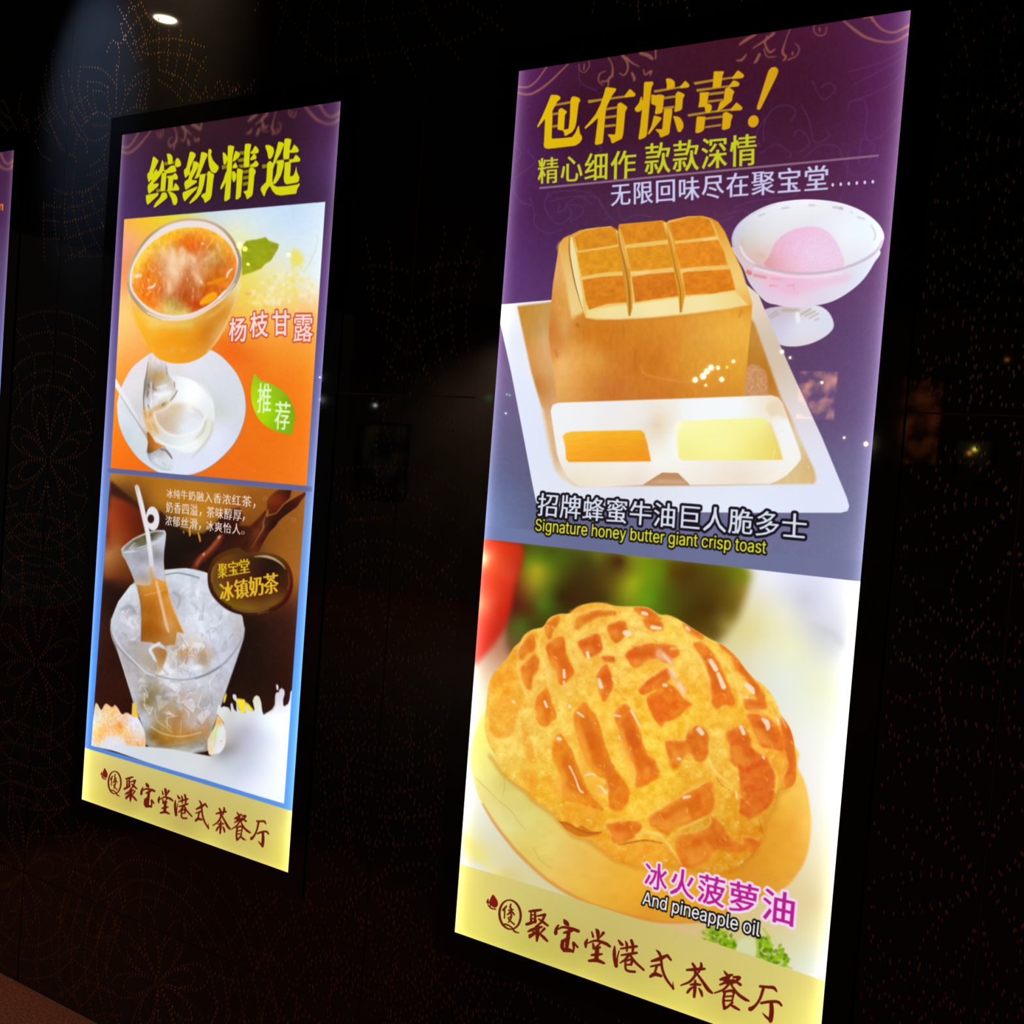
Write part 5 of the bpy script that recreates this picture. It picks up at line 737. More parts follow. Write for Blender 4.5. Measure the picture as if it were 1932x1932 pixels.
    # shells at the left foot
    s.poly(P('240 540 300 450 390 590 450 500 510 450 640 530 700 480 780 560 830 650 880 690 940 660 1000 660 1075 705 1200 720 1330 950 1385 1120 1372 1510 1000 1530 850 1545 330 1450 160 1400', qG), Grad('''270 600 226 220 190, 300 800 230 226 220, 250 1000 250 240 190, 480 560 240 200 140, 520 620 246 216 180, 620 620 240 206 120, 600 720 240 200 130, 700 600 250 200 140, 780 780 246 212 190, 450 850 250 216 160, 450 1000 248 190 110, 580 950 246 200 160, 600 1100 250 200 140, 380 1180 252 190 110, 800 950 250 170 80, 880 1080 246 190 100, 950 1000 244 206 170, 900 750 240 200 160, 1000 750 238 206 190, 1120 850 228 230 250, 1150 950 230 234 250, 1250 1000 236 224 220, 1300 1100 224 222 214, 1100 1150 240 210 170, 1000 1300 240 190 130, 1200 1250 240 210 190, 1150 1420 240 180 110, 1320 1420 246 190 120, 600 1300 234 228 232, 500 1350 228 228 234, 700 1250 240 220 214, 850 1300 240 226 220, 850 1420 236 214 200, 300 1350 240 214 150, 250 1200 250 214 150, 200 1380 226 224 244''', 12, qG), True, .8, tex=grain(.10, 2.6, 4, 6, 3, (.5, .9, 1.2)))
    s.poly(P('1100 430 1165 435 1250 770 1080 740', qG), (240, 196, 70), blur=.9)
    s.lines([P3(t, qG) for t in ('700 1400 14 820 1450 30 920 1490 44', '1200 1350 30 1240 1400 40 1220 1450 30', '800 900 40 840 1000 50')], (214, 136, 40), blur=1.2, alpha=.7)
    s.poly(P('340 1420 480 1250 560 1190 700 1200 800 1220 930 1330 960 1500 860 1520 700 1400 620 1440 500 1470', qG), (230, 226, 230), True, 1.5, .75)
    # milk
    s.polys([P('420 380 440 350 545 368 580 520 535 575 480 550', qM), P('560 400 600 430 668 512 650 545 590 530', qM), P('240 420 255 330 285 270 292 310 270 400', qM)], (244, 226, 50), blur=1.0)
    milk = P('150 560 180 430 215 480 250 462 320 480 350 540 345 430 368 412 392 500 430 540 425 400 375 345 380 300 415 300 432 350 440 430 470 520 530 560 560 545 555 400 585 470 600 520 660 530 682 510 655 385 680 325 715 308 750 330 775 405 790 530 808 582 870 545 930 505 968 440 972 300 995 262 1020 270 1030 230 1062 205 1100 235 1105 290 1082 370 1085 450 1100 462 1150 430 1172 370 1185 260 1215 225 1260 200 1200 1900 1095 1832 700 1720 0 1500 -600 1330 -1400 1050 -1200 1000 -500 1060 0 1150 60 1160 150 1130 240 1040 280 880 250 700', qM)
    s.poly(milk, Grad('''-1300 1080 220 224 240, -1000 1120 214 220 226, -600 1180 212 218 224, -600 1300 214 220 226, 0 1200 214 218 222, 0 1400 212 216 222, 200 1300 206 210 218, 300 1150 174 176 184, 250 1100 150 148 150, 350 1050 160 154 156, 300 950 190 184 180, 400 950 176 170 178, 500 1000 184 184 202, 400 850 190 186 192, 450 750 196 196 206, 350 700 206 206 208, 560 800 190 188 208, 550 900 188 188 206, 650 750 206 206 222, 450 650 214 216 222, 700 650 220 226 238, 800 700 232 242 252, 900 600 246 252 255, 1000 800 252 254 255, 1100 600 252 255 255, 850 900 222 230 250, 700 1000 206 210 226, 600 1150 200 204 222, 400 1200 196 200 212, 450 1350 202 206 222, 700 1300 214 222 240, 900 1200 236 244 254, 1050 1200 250 254 255, 600 1500 222 228 246, 400 1500 214 220 236, 800 1600 240 246 255, 1050 1700 246 252 255, 700 400 228 228 200, 720 450 226 230 226, 980 350 216 212 226, 1060 280 214 212 232, 1060 420 226 226 244, 400 480 220 218 222, 250 550 224 228 230, 320 560 206 208 200''', 20, qM), blur=.8)
    s.polys([P(t, qM) for t in ('985 165 1000 155 1018 190 1012 235 990 225', '378 305 400 295 425 320 425 360 405 385 385 350')], (226, 214, 226), True, .8)
    s.line(P3('820 570 10 920 530 16 965 460 12 975 330 10', qM), (200, 184, 184), blur=1.2, alpha=.7)
    s.poly(smooth(P('165 590 235 680 262 740 285 880 262 1020 200 1110 100 1150 40 1130 20 970 60 860 120 740', qM)), Grad('190 620 236 196 140, 190 690 244 176 90, 150 760 220 226 180, 220 760 226 230 234, 130 900 216 222 170, 200 900 230 236 248, 60 980 230 216 200, 60 1060 240 214 160, 150 1080 228 232 240, 240 900 232 222 214', 9, qM), blur=1.2)
    s.line(P3('155 750 12 135 850 14 120 960 12 112 1040 8', qM), (206, 214, 120), blur=1.0, alpha=.9)
    s.lines([P3(t, qM) for t in ('210 945 14 212 950 14', '215 990 8 217 994 8')], (190, 120, 80), blur=.8, alpha=.8)
    # brown oval badge
    ov = smooth(P('30 640 60 480 150 320 280 220 450 155 600 130 680 190 850 240 1000 222 1200 235 1380 310 1500 430 1570 600 1590 780 1560 950 1480 1110 1340 1230 1150 1310 900 1362 650 1350 450 1290 280 1180 130 1020 50 850', qD))
    s.poly(ov, Grad('60 600 70 30 12, 200 300 84 44 12, 450 180 80 46 12, 700 200 84 50 14, 1200 260 90 56 16, 1500 450 86 36 10, 1570 700 96 26 8, 1550 900 80 16 8, 1300 1240 56 18 10, 900 1340 60 30 14, 500 1300 46 20 16, 200 1100 56 26 16, 60 850 56 24 14', 20, qD), blur=.9)
    s.poly(smooth(P('100 640 130 500 220 370 330 290 500 240 700 260 850 300 1000 285 1180 300 1330 380 1450 500 1510 650 1520 800 1480 950 1400 1080 1280 1170 1100 1240 900 1280 680 1270 480 1210 320 1110 180 960 110 800', qD)), Grad('150 600 110 70 24, 200 800 104 66 24, 250 950 116 84 20, 350 1080 116 84 14, 550 1180 120 86 14, 800 1200 122 86 24, 1000 1200 112 72 20, 1250 1100 116 74 24, 1400 950 84 44 16, 1450 800 70 26 10, 1450 600 60 34 14, 1350 450 34 22 10, 1150 400 38 18 12, 950 450 52 26 16, 800 400 64 36 16, 500 300 100 58 18, 300 400 104 60 14, 500 600 96 50 14, 500 900 94 46 16, 800 800 76 36 18, 1100 700 46 20 14, 800 1050 92 46 16, 1100 1050 92 52 20', 22, qD), blur=1.6)
    s.line(P3('880 295 10 1000 285 30 1120 295 46 1260 345 40 1380 430 26 1450 520 10', qD), (206, 186, 142), blur=1.0, alpha=.9)
    s.lines([P3(t, qD) for t in ('110 760 18 105 640 24 140 510 22 210 400 14', '480 1225 20 700 1290 26 950 1290 24 1150 1240 16', '950 1325 16 1150 1290 10', '1500 600 10 1515 760 12 1490 900 10')], (150, 112, 48), blur=1.2, alpha=.7)
    for ch, t in (('聚', '225 425 385 410 392 670 218 695'), ('宝', '402 385 585 365 592 615 410 645'), ('堂', '602 345 785 325 798 580 612 608')):
        s.text(ch, ' '.join('%f %f' % tuple(v) for v in P(t, qD)), (226, 186, 34), (.03, .002), blur=.55)
    for ch, t in (('冰', '250 765 490 735 510 1075 265 1112'), ('镇', '512 715 755 690 780 1030 530 1066'), ('奶', '770 665 1035 630 1048 990 800 1018'), ('茶', '1045 610 1310 575 1320 945 1068 985')):
        s.text(ch, ' '.join('%f %f' % tuple(v) for v in P(t, qD)), (226, 182, 40), (.038, .004), blur=.55)
    # small print
    for tx, t, sp in (('冰纯牛奶融入香浓红茶', '608 766 1158 815 1158 888 606 824', 1.13), ('奶香四溢', '605 848 810 868 808 945 603 920', 1.13), ('茶味醇厚', '868 880 1095 902 1093 978 868 953', 1.1), ('浓郁丝滑', '600 938 808 960 806 1035 598 1004', 1.13), ('冰爽怡人', '865 973 1088 995 1086 1066 865 1040', 1.12)):
        s.text(tx, ' '.join('%f %f' % tuple(v) for v in P(t, qb)), (232, 214, 206), (.012, .002), blur=.45, sp=sp)
    s.lines([P3(t, qb) for t in ('1180 868 9 1179 880 7 1172 894 4', '829 920 9 828 932 7 821 946 4', '1110 952 9 1109 963 7 1102 977 4', '825 1010 9 824 1021 7 817 1035 4')], (232, 214, 200), blur=.5)
    s.lines([ring_line(1103, 1053, 9, qb)], (226, 206, 196), blur=.5, alpha=.8, sm=False)
    # borders over the picture edges, dividing bar, yellow band
    s.polys([P('235.7 414 210.1 883.5 209.6 893 173.6 1406.3 120 1400 160 400'), P('615.4 381.2 580 917 578.3 927.5 537.3 1516.3 540 1540 620 1600 700 380'), P('173.6 1406.3 537.3 1516.3 570 1526 570 1600 150 1500')], ground, blur=.4)
    s.poly(P('205 883.2 210.1 883.3 400 900.6 580 917 590 918 590 928 578.3 927.3 400 908.6 209.6 891.6 205 891'), (96, 100, 148), blur=.5)
    s.poly(P('100 1392 163.3 1411 350 1467.5 554 1530.4 640 1556 640 1720 100 1600'), Grad('165 1430 246 236 120, 180 1440 232 216 116, 200 1450 218 200 114, 260 1470 206 192 110, 350 1500 204 188 106, 430 1520 204 188 106, 500 1540 210 196 110, 535 1550 226 210 116, 548 1560 244 236 120, 160 1490 250 244 130, 180 1500 228 212 100, 250 1520 196 178 92, 350 1555 192 174 90, 430 1580 204 188 98, 500 1600 214 198 100, 540 1620 236 222 104, 260 1540 214 202 98, 400 1585 216 204 100', 30), blur=.5)
    shop_band(s, right_to_left)

def ring_line(cx, cy, r, crop):
    p = ring(cx, cy, r, r, 0, 14); p = np.vstack([p, p[:1]])
    return np.c_[crop[0] + p[:, 0] / crop[2], crop[1] + p[:, 1] / crop[2], np.full(len(p), 4 / crop[2])]

def paint_far(cv):
    """the third print: only its right margin is in view"""
    s = cv; fr = lambda q: hom(WALL2PIX, hom(PIX2WALL, q) - [[1.62578, 0]])
    s.poly(P('-1200 100 60 100 60 2200 -1200 2200'), Grad('-200 300 56 26 44, 10 300 70 34 66, -200 500 62 34 60, 10 420 74 40 84, 20 480 90 66 110, 5 640 96 90 140, 0 800 100 124 180, -10 1000 86 140 226, -20 1300 84 144 236, -200 1300 84 144 236', 120), blur=0)
    swirls(s, lambda q: fr(right_to_left(q)), (156, 104, 84))
    w = lambda t: hom(WALL2PIX, P(t) - [[1.62578, 0]])
    s.poly(w('.07 .40 .93 .40 .93 1.28 .07 1.28'), Grad('6 470 226 220 236, 4 560 222 228 236, 0 640 200 190 180, -30 500 240 180 120, -60 560 226 232 240, -100 480 246 200 140, -40 700 120 60 30, -150 700 206 150 90, -200 560 236 236 244', 30), blur=.6)
    s.poly(w('.07 1.31 .93 1.31 .93 2.10 .07 2.10'), Grad('-10 900 90 40 20, -100 900 150 90 40, -100 1100 206 170 120, -20 1100 60 30 20, -200 1200 226 214 200', 50), blur=.6)
    s.line(P3('1 386 2.4 1 396 2.4'), (224, 120, 40), blur=.5)
    s.line(P3('3 388 2 5.5 386 2.4 6.4 389 2.4 6.2 397 2.2'), (224, 120, 40), blur=.5)
    s.poly(w('-.1 2.158 1.1 2.158 1.1 2.5 -.1 2.5'), (210, 196, 110), blur=.5)
# ------------------------------------------------------------------ materials
def mat(name, base=(.5, .5, .5), rough=.5, metal=0, spec=.5, emit=None, estr=0, coat=0):
    m = bpy.data.materials.new(name); m.use_nodes = True; b = m.node_tree.nodes['Principled BSDF']
    b.inputs['Base Color'].default_value = (*base, 1); b.inputs['Roughness'].default_value = rough; b.inputs['Metallic'].default_value = metal
    b.inputs['Specular IOR Level'].default_value = spec; b.inputs['Coat Weight'].default_value = coat
    if emit: b.inputs['Emission Color'].default_value = (*emit, 1); b.inputs['Emission Strength'].default_value = estr
    return m
def noisy(m, scale, c0, c1, sock='Base Color', detail=4, coord='Object', stops=(.35, .65)):
    nt = m.node_tree; b = nt.nodes['Principled BSDF']; tc = nt.nodes.new('ShaderNodeTexCoord'); n = nt.nodes.new('ShaderNodeTexNoise'); r = nt.nodes.new('ShaderNodeValToRGB')
    n.inputs['Scale'].default_value = scale; n.inputs['Detail'].default_value = detail; nt.links.new(tc.outputs[coord], n.inputs['Vector']); nt.links.new(n.outputs['Fac'], r.inputs['Fac'])
    r.color_ramp.elements[0].position, r.color_ramp.elements[1].position = stops
    r.color_ramp.elements[0].color = (*c0, 1); r.color_ramp.elements[1].color = (*c1, 1); nt.links.new(r.outputs['Color'], b.inputs[sock]); return n
M_glass = mat('black_back_painted_glass', (.009, .0085, .0085), .03, 0, .5); noisy(M_glass, 3., (.008, .0074, .0074), (.011, .0102, .0100))
M_frame = mat('black_frame_glass', (.0022, .002, .0022), .05, 0, .5); noisy(M_frame, 6., (.002, .0018, .002), (.0028, .0026, .0028))
M_gold = mat('gold_dots', (.5, .24, .10), .30, 1., .5); noisy(M_gold, 40., (.34, .15, .06), (.56, .31, .15))
M_seam = mat('bronze_seam', (.10, .05, .025), .5, .7); noisy(M_seam, 20., (.07, .035, .018), (.14, .07, .035))
M_house = mat('box_housing', (.02, .02, .022), .5, .3); noisy(M_house, 15., (.015, .015, .016), (.03, .03, .033))
M_ceil = mat('dark_ceiling', (.012, .010, .010), .8); noisy(M_ceil, 5., (.010, .009, .009), (.015, .013, .012))
M_trim = mat('brushed_trim_ring', (.35, .33, .3), .4, 1); noisy(M_trim, 60., (.3, .28, .25), (.4, .38, .35))
M_cord = mat('black_cord', (.02, .02, .02), .6); noisy(M_cord, 50., (.015, .015, .015), (.03, .03, .03))
M_far = mat('far_wall_paint', (.3, .22, .18), .7); noisy(M_far, 2., (.22, .16, .13), (.34, .26, .21))
def carpet_mat():
    m = mat('red_brown_mosaic', (.1, .03, .015), .6); nt = m.node_tree; b = nt.nodes['Principled BSDF']
    n = noisy(m, 150., (.10, .018, .007), (.25, .055, .020), stops=(.42, .58)); bump = nt.nodes.new('ShaderNodeBump'); bump.inputs['Strength'].default_value = .4; bump.inputs['Distance'].default_value = .002
    nt.links.new(n.outputs['Fac'], bump.inputs['Height']); nt.links.new(bump.outputs['Normal'], b.inputs['Normal']); return m
M_floor = carpet_mat()

# ------------------------------------------------------------------ mesh helpers
def new_obj(name, me, m=None, parent=None, **props):
    o = bpy.data.objects.new(name, me); SC.collection.objects.link(o)
    if m is not None and me is not None: me.materials.append(m)
    if parent is not None: o.parent = parent
    for k, v in props.items(): o[k] = v
    return o
def from_bm(bm, name):
    bmesh.ops.recalc_face_normals(bm, faces=bm.faces[:]); me = bpy.data.meshes.new(name); bm.to_mesh(me); bm.free(); return me
def prism(poly, y0, y1, name):
    """outline (x, z) extruded in depth from y0 (front) to y1 (back)"""
    bm = bmesh.new(); a = [bm.verts.new((x, y0, z)) for x, z in poly]; b = [bm.verts.new((x, y1, z)) for x, z in poly]
    bm.faces.new(a); bm.faces.new(b[::-1]); n = len(poly)
    for i in range(n): bm.faces.new((a[i], a[(i + 1) % n], b[(i + 1) % n], b[i]))
    return from_bm(bm, name)
def add_box(bm, x0, x1, y0, y1, z0, z1):
    v = [bm.verts.new(p) for p in ((x0, y0, z0), (x1, y0, z0), (x1, y1, z0), (x0, y1, z0), (x0, y0, z1), (x1, y0, z1), (x1, y1, z1), (x0, y1, z1))]
    for f in ((0, 1, 2, 3), (4, 5, 6, 7), (0, 1, 5, 4), (1, 2, 6, 5), (2, 3, 7, 6), (3, 0, 4, 7)): bm.faces.new([v[i] for i in f])
def box(x0, x1, y0, y1, z0, z1, name, bevel=0):
    bm = bmesh.new(); add_box(bm, x0, x1, y0, y1, z0, z1)
    if bevel: bmesh.ops.bevel(bm, geom=bm.edges[:], offset=bevel, segments=1, affect='EDGES')
    return from_bm(bm, name)
def lathe(prof, n, name, axis_z=True):
    """profile (r, z) turned round z"""
    bm = bmesh.new(); R = []
    for r, z in prof:
        R.append([bm.verts.new((r * math.cos(2 * math.pi * i / n), r * math.sin(2 * math.pi * i / n), z)) for i in range(n)])
    for a, b in zip(R, R[1:]):
        for i in range(n): bm.faces.new((a[i], a[(i + 1) % n], b[(i + 1) % n], b[i]))
    bm.faces.new(R[0][::-1]); bm.faces.new(R[-1]); return from_bm(bm, name)
X = lambda u: u * UNIT
Z = lambda v: (VFLOOR - v) * UNIT

# ------------------------------------------------------------------ prints
def paint(name, painter, rect, dens):
    u0, u1, v0, v1 = rect; W = int((u1 - u0) * dens); H = int((v1 - v0) * dens)
    T = np.array([[W / (u1 - u0), 0, -u0 * W / (u1 - u0)], [0, H / (v1 - v0), -v0 * H / (v1 - v0)], [0, 0, 1.]])
    cv = Canvas(W, H, T @ PIX2WALL); painter(cv)
    img = bpy.data.images.new(name, W, H); a = np.ones((H, W, 4), np.float32); a[..., :3] = np.clip(cv.im[::-1], 0, 1)
    img.pixels.foreach_set(a.ravel()); img.update(); img.pack(); return img
def print_mat(name, img, gain, veil):
    """backlit film behind clear acrylic: the film's own colours, brighter where the LED strips run along the two long sides"""
    m = mat(name, (.01, .01, .01), .02, 0, .5); nt = m.node_tree; N = nt.nodes.new; L = nt.links.new; b = nt.nodes['Principled BSDF']
    uv = N('ShaderNodeUVMap'); t = N('ShaderNodeTexImage'); t.image = img; t.interpolation = 'Cubic'; t.extension = 'EXTEND'; L(uv.outputs[0], t.inputs[0])
    sx = N('ShaderNodeSeparateXYZ'); L(uv.outputs[0], sx.inputs[0])
    def mth(op, a, b_=None):
        n = N('ShaderNodeMath'); n.operation = op
        for i, v in enumerate((a, b_)):
            if v is None: continue
            if isinstance(v, (int, float)): n.inputs[i].default_value = v
            else: L(v, n.inputs[i])
        return n.outputs[0]
    def fall(dist, w): return mth('EXPONENT', mth('MULTIPLY', dist, -1. / w))
    dl = sx.outputs[0]; dr = mth('SUBTRACT', 1., sx.outputs[0]); dmin = mth('MINIMUM', dl, dr); bot = sx.outputs[1]
    near = fall(dmin, .012); wide = fall(dmin, .04); fb = mth('MULTIPLY', fall(bot, .004), .25)
    led = mth('ADD', mth('ADD', near, fb), mth('MULTIPLY', wide, .12))
    s = mth('ADD', 1., mth('MULTIPLY', led, gain))
    mul = N('ShaderNodeVectorMath'); mul.operation = 'SCALE'; L(t.outputs[0], mul.inputs[0]); L(s, mul.inputs['Scale'])
    ad = N('ShaderNodeVectorMath'); ad.operation = 'ADD'; L(mul.outputs[0], ad.inputs[0])
    vc = N('ShaderNodeCombineXYZ'); vl = mth('MULTIPLY', near, veil)
    for i, k in enumerate((.95, .9, 1.1)): L(mth('MULTIPLY', vl, k), vc.inputs[i])
    L(vc.outputs[0], ad.inputs[1]); L(ad.outputs[0], b.inputs['Emission Color']); b.inputs['Emission Strength'].default_value = 1.; return m

MARG = .062
def lightbox(rect, img, gain, veil, label):
    u0, u1, v0, v1 = rect
    t = new_obj('lightbox_poster', None, label=label, category='poster'); t.location = (X((u0 + u1) / 2), 0, Z(v1 + MARG)); cx, cz = t.location.x, t.location.z
    bm = bmesh.new(); a, b, c, d = X(u0) - cx, X(u1) - cx, Z(v1) - cz, Z(v0) - cz; g = X(MARG)
    for q in ((a - g, a, c - g, d + g), (b, b + g, c - g, d + g), (a, b, c - g, c), (a, b, d, d + g)): add_box(bm, q[0], q[1], -.004, .02, q[2], q[3])
    bmesh.ops.remove_doubles(bm, verts=bm.verts[:], dist=1e-6)
    new_obj('frame', from_bm(bm, 'frame'), M_frame, t)
    bm = bmesh.new(); add_box(bm, a - g, b + g, .0205, .075, c - g, d + g); new_obj('housing', from_bm(bm, 'housing'), M_house, t)
    vs = [(a, -.0025, c), (b, -.0025, c), (b, -.0025, d), (a, -.0025, d), (a, .019, c), (b, .019, c), (b, .019, d), (a, .019, d)]
    me = bpy.data.meshes.new('print'); me.from_pydata(vs, [], [(0, 1, 2, 3), (4, 7, 6, 5), (0, 4, 5, 1), (1, 5, 6, 2), (2, 6, 7, 3), (3, 7, 4, 0)]); uvl = me.uv_layers.new(name='UVMap')
    for p in me.polygons:
        for li in p.loop_indices:
            v = me.vertices[me.loops[li].vertex_index].co; uvl.data[li].uv = ((v.x - a) / (b - a), (v.z - c) / (d - c))
    new_obj('printed_panel', me, print_mat('print_' + img.name, img, gain, veil), t)
    return t
I_r = paint('toast_print', paint_right, RECT['right'], 1100); I_l = paint('dessert_print', paint_left, RECT['left'], 760); I_f = paint('far_print', paint_far, RECT['far'], 420)
lightbox(RECT['right'], I_r, .85, .13, 'largest glowing poster, toast block above a golden pineapple bun, headline in gold characters')
lightbox(RECT['left'], I_l, .9, .11, 'glowing poster with mango dessert glass above iced milk tea bottle in a bucket')
lightbox(RECT['far'], I_f, .9, .09, 'glowing poster cut off by the left frame edge, only its purple and blue margin showing')

# ------------------------------------------------------------------ setting
SEAM_U = [1.313 + 1.62578 * k for k in range(-6, 5)]; SEAM_V = [VCEIL, -.952, .868, 2.687, VFLOOR]
wall = new_obj('wall_back', box(X(SEAM_U[0]), X(SEAM_U[-1]), .085, .14, 0, Z(VCEIL), 'wall_back'), M_house, kind='structure')
g = .0016
holes = [(r[0] - MARG - .004, r[1] + MARG + .004, r[2] - MARG - .004, r[3] + MARG + .004) for r in RECT.values()]
for i in range(len(SEAM_U) - 1):
    a, b = SEAM_U[i], SEAM_U[i + 1]
    for j in range(4):
        c, d = SEAM_V[j], SEAM_V[j + 1]; x0, x1, z1, z0 = X(a) + g, X(b) - g, Z(c) - g, Z(d) + g
        h = [q for q in holes if q[0] > a and q[1] < b and q[2] < d and q[3] > c]
        if h:
            p, q, r, s_ = h[0]
            if r > c: poly = [(x0, z0), (x0, z1), (x1, z1), (x1, z0), (X(q), z0), (X(q), Z(r)), (X(p), Z(r)), (X(p), z0)]
            else: poly = [(x0, z1), (X(p), z1), (X(p), Z(s_)), (X(q), Z(s_)), (X(q), z1), (x1, z1), (x1, z0), (x0, z0)]
        else: poly = [(x0, z0), (x1, z0), (x1, z1), (x0, z1)]
        new_obj('glass_panel', prism(poly, 0, .010, 'glass_panel'), M_glass, wall)
# bronze strips showing in the joints
bm = bmesh.new()
for u in SEAM_U[1:-1]: add_box(bm, X(u) - .0012, X(u) + .0012, .0015, .0095, .002, Z(VCEIL) - .002)
for u in range(len(SEAM_U) - 1):
    a, b = SEAM_U[u], SEAM_U[u + 1]; hh = [q for q in holes if q[0] > a and q[1] < b]
    for v in SEAM_V[1:-1]:
        seg = [(a, b)] if not hh or not (hh[0][2] < v < hh[0][3]) else [(a, hh[0][0]), (hh[0][1], b)]
        for p, q in seg: add_box(bm, X(p) + .002, X(q) - .002, .0015, .0095, Z(v) - .0012, Z(v) + .0012)
new_obj('joint_strip', from_bm(bm, 'joint_strip'), M_seam, wall)

# dotted flower tracery set on the glass: traced curves walked at an even spacing
FLOW = []
def fl(crop, txt):
    for t in txt.split('|'): FLOW.append(hom(PIX2WALL, smooth(P(t, crop), False, 8)))
f1 = (0, 0, 3.864); f4 = (600, 400, 3.22); f5 = (1600, 0, 4.83); f7 = (1600, 600, 4.83)
fl(f1, '1040 380 1085 400 1180 385 1290 395 1400 430 1500 520|1000 350 1085 310 1200 285 1300 290 1440 330 1500 350|1165 515 1300 560 1400 650 1470 740|1160 590 1250 650 1370 780|1155 140 1158 250 1160 520|1232 225 1228 380 1215 520|1318 225 1310 330 1275 520 1240 620|1410 290 1380 430 1350 560 1310 660|1500 420 1440 540 1410 640 1370 780|860 50 940 200 1030 440|945 0 1010 140 1050 250 1080 410|1020 0 1075 110 1140 200|1060 100 1000 150 940 230 900 300|1030 20 960 70 900 150 880 230|1100 200 1040 270 960 330|1090 260 1040 340 990 390|880 180 900 260 960 380 990 460|940 60 1010 40 1040 0')
fl(f1, '590 490 570 600 585 720 640 880|590 490 720 500 800 560 850 630|640 600 720 605 785 640|640 600 640 740 700 850|680 665 740 670 775 700|680 665 690 760 715 850|850 480 850 620 845 880|790 640 785 730 830 890|905 560 915 680 895 780 850 890|1078 515 990 560 925 670|1078 515 1085 620 1060 740 1080 840|1035 590 960 640 930 690|1035 590 1010 700 990 790|1070 600 1030 700 1020 790|640 880 680 835 740 825 800 870 830 910|640 880 600 920 570 1000|870 880 930 810 990 785 1050 800 1085 850|680 915 740 918 800 908|640 1020 700 1030 760 1000 830 930|830 940 790 1020 760 1110 770 1200 800 1300|660 1210 720 1170 760 1130|640 1280 700 1260 750 1230|690 1340 750 1310 800 1290|560 1400 640 1385 690 1350|860 320 870 400 860 520|780 380 820 300 870 330 920 250')
fl(f1, '390 370 378 460 385 600 400 740 430 840 500 930|300 640 315 740 350 860 400 980 450 1060|450 560 470 700 520 830 590 940 640 1020|500 520 530 680 570 800 640 900|340 480 330 600 360 760 420 880|260 1030 300 1120 380 1180|400 970 430 1060 500 1120 560 1150|560 1020 540 1100 560 1200|540 1270 530 1400 540 1560 580 1700 630 1850|600 1400 610 1540 680 1720 760 1860|650 1380 690 1520 770 1680|690 1330 740 1430 800 1540|480 1420 470 1560 490 1720 530 1860|400 1380 395 1560 410 1740 440 1930|320 1480 318 1700 330 1930|400 1380 480 1410 560 1412 640 1395 690 1360|320 1490 440 1510 580 1500 700 1450|330 1600 460 1620 600 1590 760 1520|330 1740 460 1740 600 1700 780 1640|480 1900 560 1860 640 1800 700 1770|500 1860 620 1870 760 1865|260 870 330 820 390 760|260 970 300 900 360 830 430 780|330 900 400 860 440 800|280 790 300 900 370 980|560 980 620 1040 640 1130|640 700 560 760 520 860 560 960')
fl(f1, '0 740 30 740 50 780 70 830|0 800 40 840 80 870|0 880 40 930 90 980|80 880 120 940 155 950 190 900 170 850 130 820|130 820 140 770 155 690|80 930 80 1000|200 870 212 970|1500 640 1520 740|1570 640 1600 590 1640 700 1660 760|1500 760 1560 700 1600 640|1650 720 1720 640 1740 600|1700 640 1750 700 1790 720|1720 760 1770 690 1830 620 1870 560|1830 650 1860 740|1660 600 1690 680 1760 620|1440 740 1480 690 1500 650')
fl(f4, '292 160 305 240 320 300 335 420 340 560|430 180 445 260 450 400 445 520 420 720|765 90 772 150 745 260 715 400 700 560 705 720 740 900 790 1010|925 100 905 170 880 240 845 340 815 480 805 640 825 800 880 960|1020 110 1025 180 985 270 950 370 920 500 900 620 900 760 930 900|275 340 340 325 440 335 520 350 590 372 670 345 760 318 880 305 1025 315|300 460 400 475 490 515 570 552 650 520 740 485 860 450 1010 450|330 590 430 620 530 680 590 690 700 640 790 600 900 560|360 710 440 770 500 830 560 860 600 840 650 780 740 740 830 690|570 560 530 700 480 830 430 960 390 1040|570 600 600 750 640 900 690 1030 730 1110|400 880 460 960 500 1020 540 960 580 1040 640 960 740 900 820 840|640 950 700 1040 790 970 870 920|360 1330 352 1500 360 1700 340 1860|490 1380 495 1480 490 1600|430 1140 400 1260 440 1400 480 1560|180 1740 320 1740 470 1690 560 1720|190 1870 340 1860 480 1850 560 1890|360 1600 400 1580 490 1560|560 1100 640 1180 720 1260 820 1330 900 1400|300 1060 340 1140 420 1160 500 1100|640 1130 720 1230 840 1290')
def fan(cu, cv_, R, a0, a1, rings, rays):
    for r in rings:
        n = 9; L = []
        for i in range(n + 1):
            a = math.radians(a0 + (a1 - a0) * i / n); sc = 1 + .035 * math.cos(i * math.pi * 2 / 3); L.append((cu + R * r * sc * math.cos(a), cv_ + R * r * sc * math.sin(a)))
        FLOW.append(smooth(L, False, 8))
    for k in range(rays):
        a = math.radians(a0 + (a1 - a0) * (k + .5) / rays); b = math.radians(a0 + (a1 - a0) * (k + .5) / rays + 9)
        FLOW.append(smooth([(cu + R * .45 * math.cos(a), cv_ + R * .45 * math.sin(a)), (cu + R * .72 * math.cos(b), cv_ + R * .72 * math.sin(b)), (cu + R * 1.0 * math.cos(a), cv_ + R * 1.0 * math.sin(a))], False, 10))
def petals(cu, cv_, R, n, rot=0):
    for k in range(n):
        a = math.radians(rot + 360 * k / n)
        for s_ in (-1, 1):
            for q in (1, .72):
                FLOW.append(smooth([(cu, cv_), (cu + R * q * .5 * math.cos(a + s_ * .30), cv_ + R * q * .5 * math.sin(a + s_ * .30)), (cu + R * q * .85 * math.cos(a + s_ * .16), cv_ + R * q * .85 * math.sin(a + s_ * .16)), (cu + R * q * math.cos(a), cv_ + R * q * math.sin(a))], False, 8))
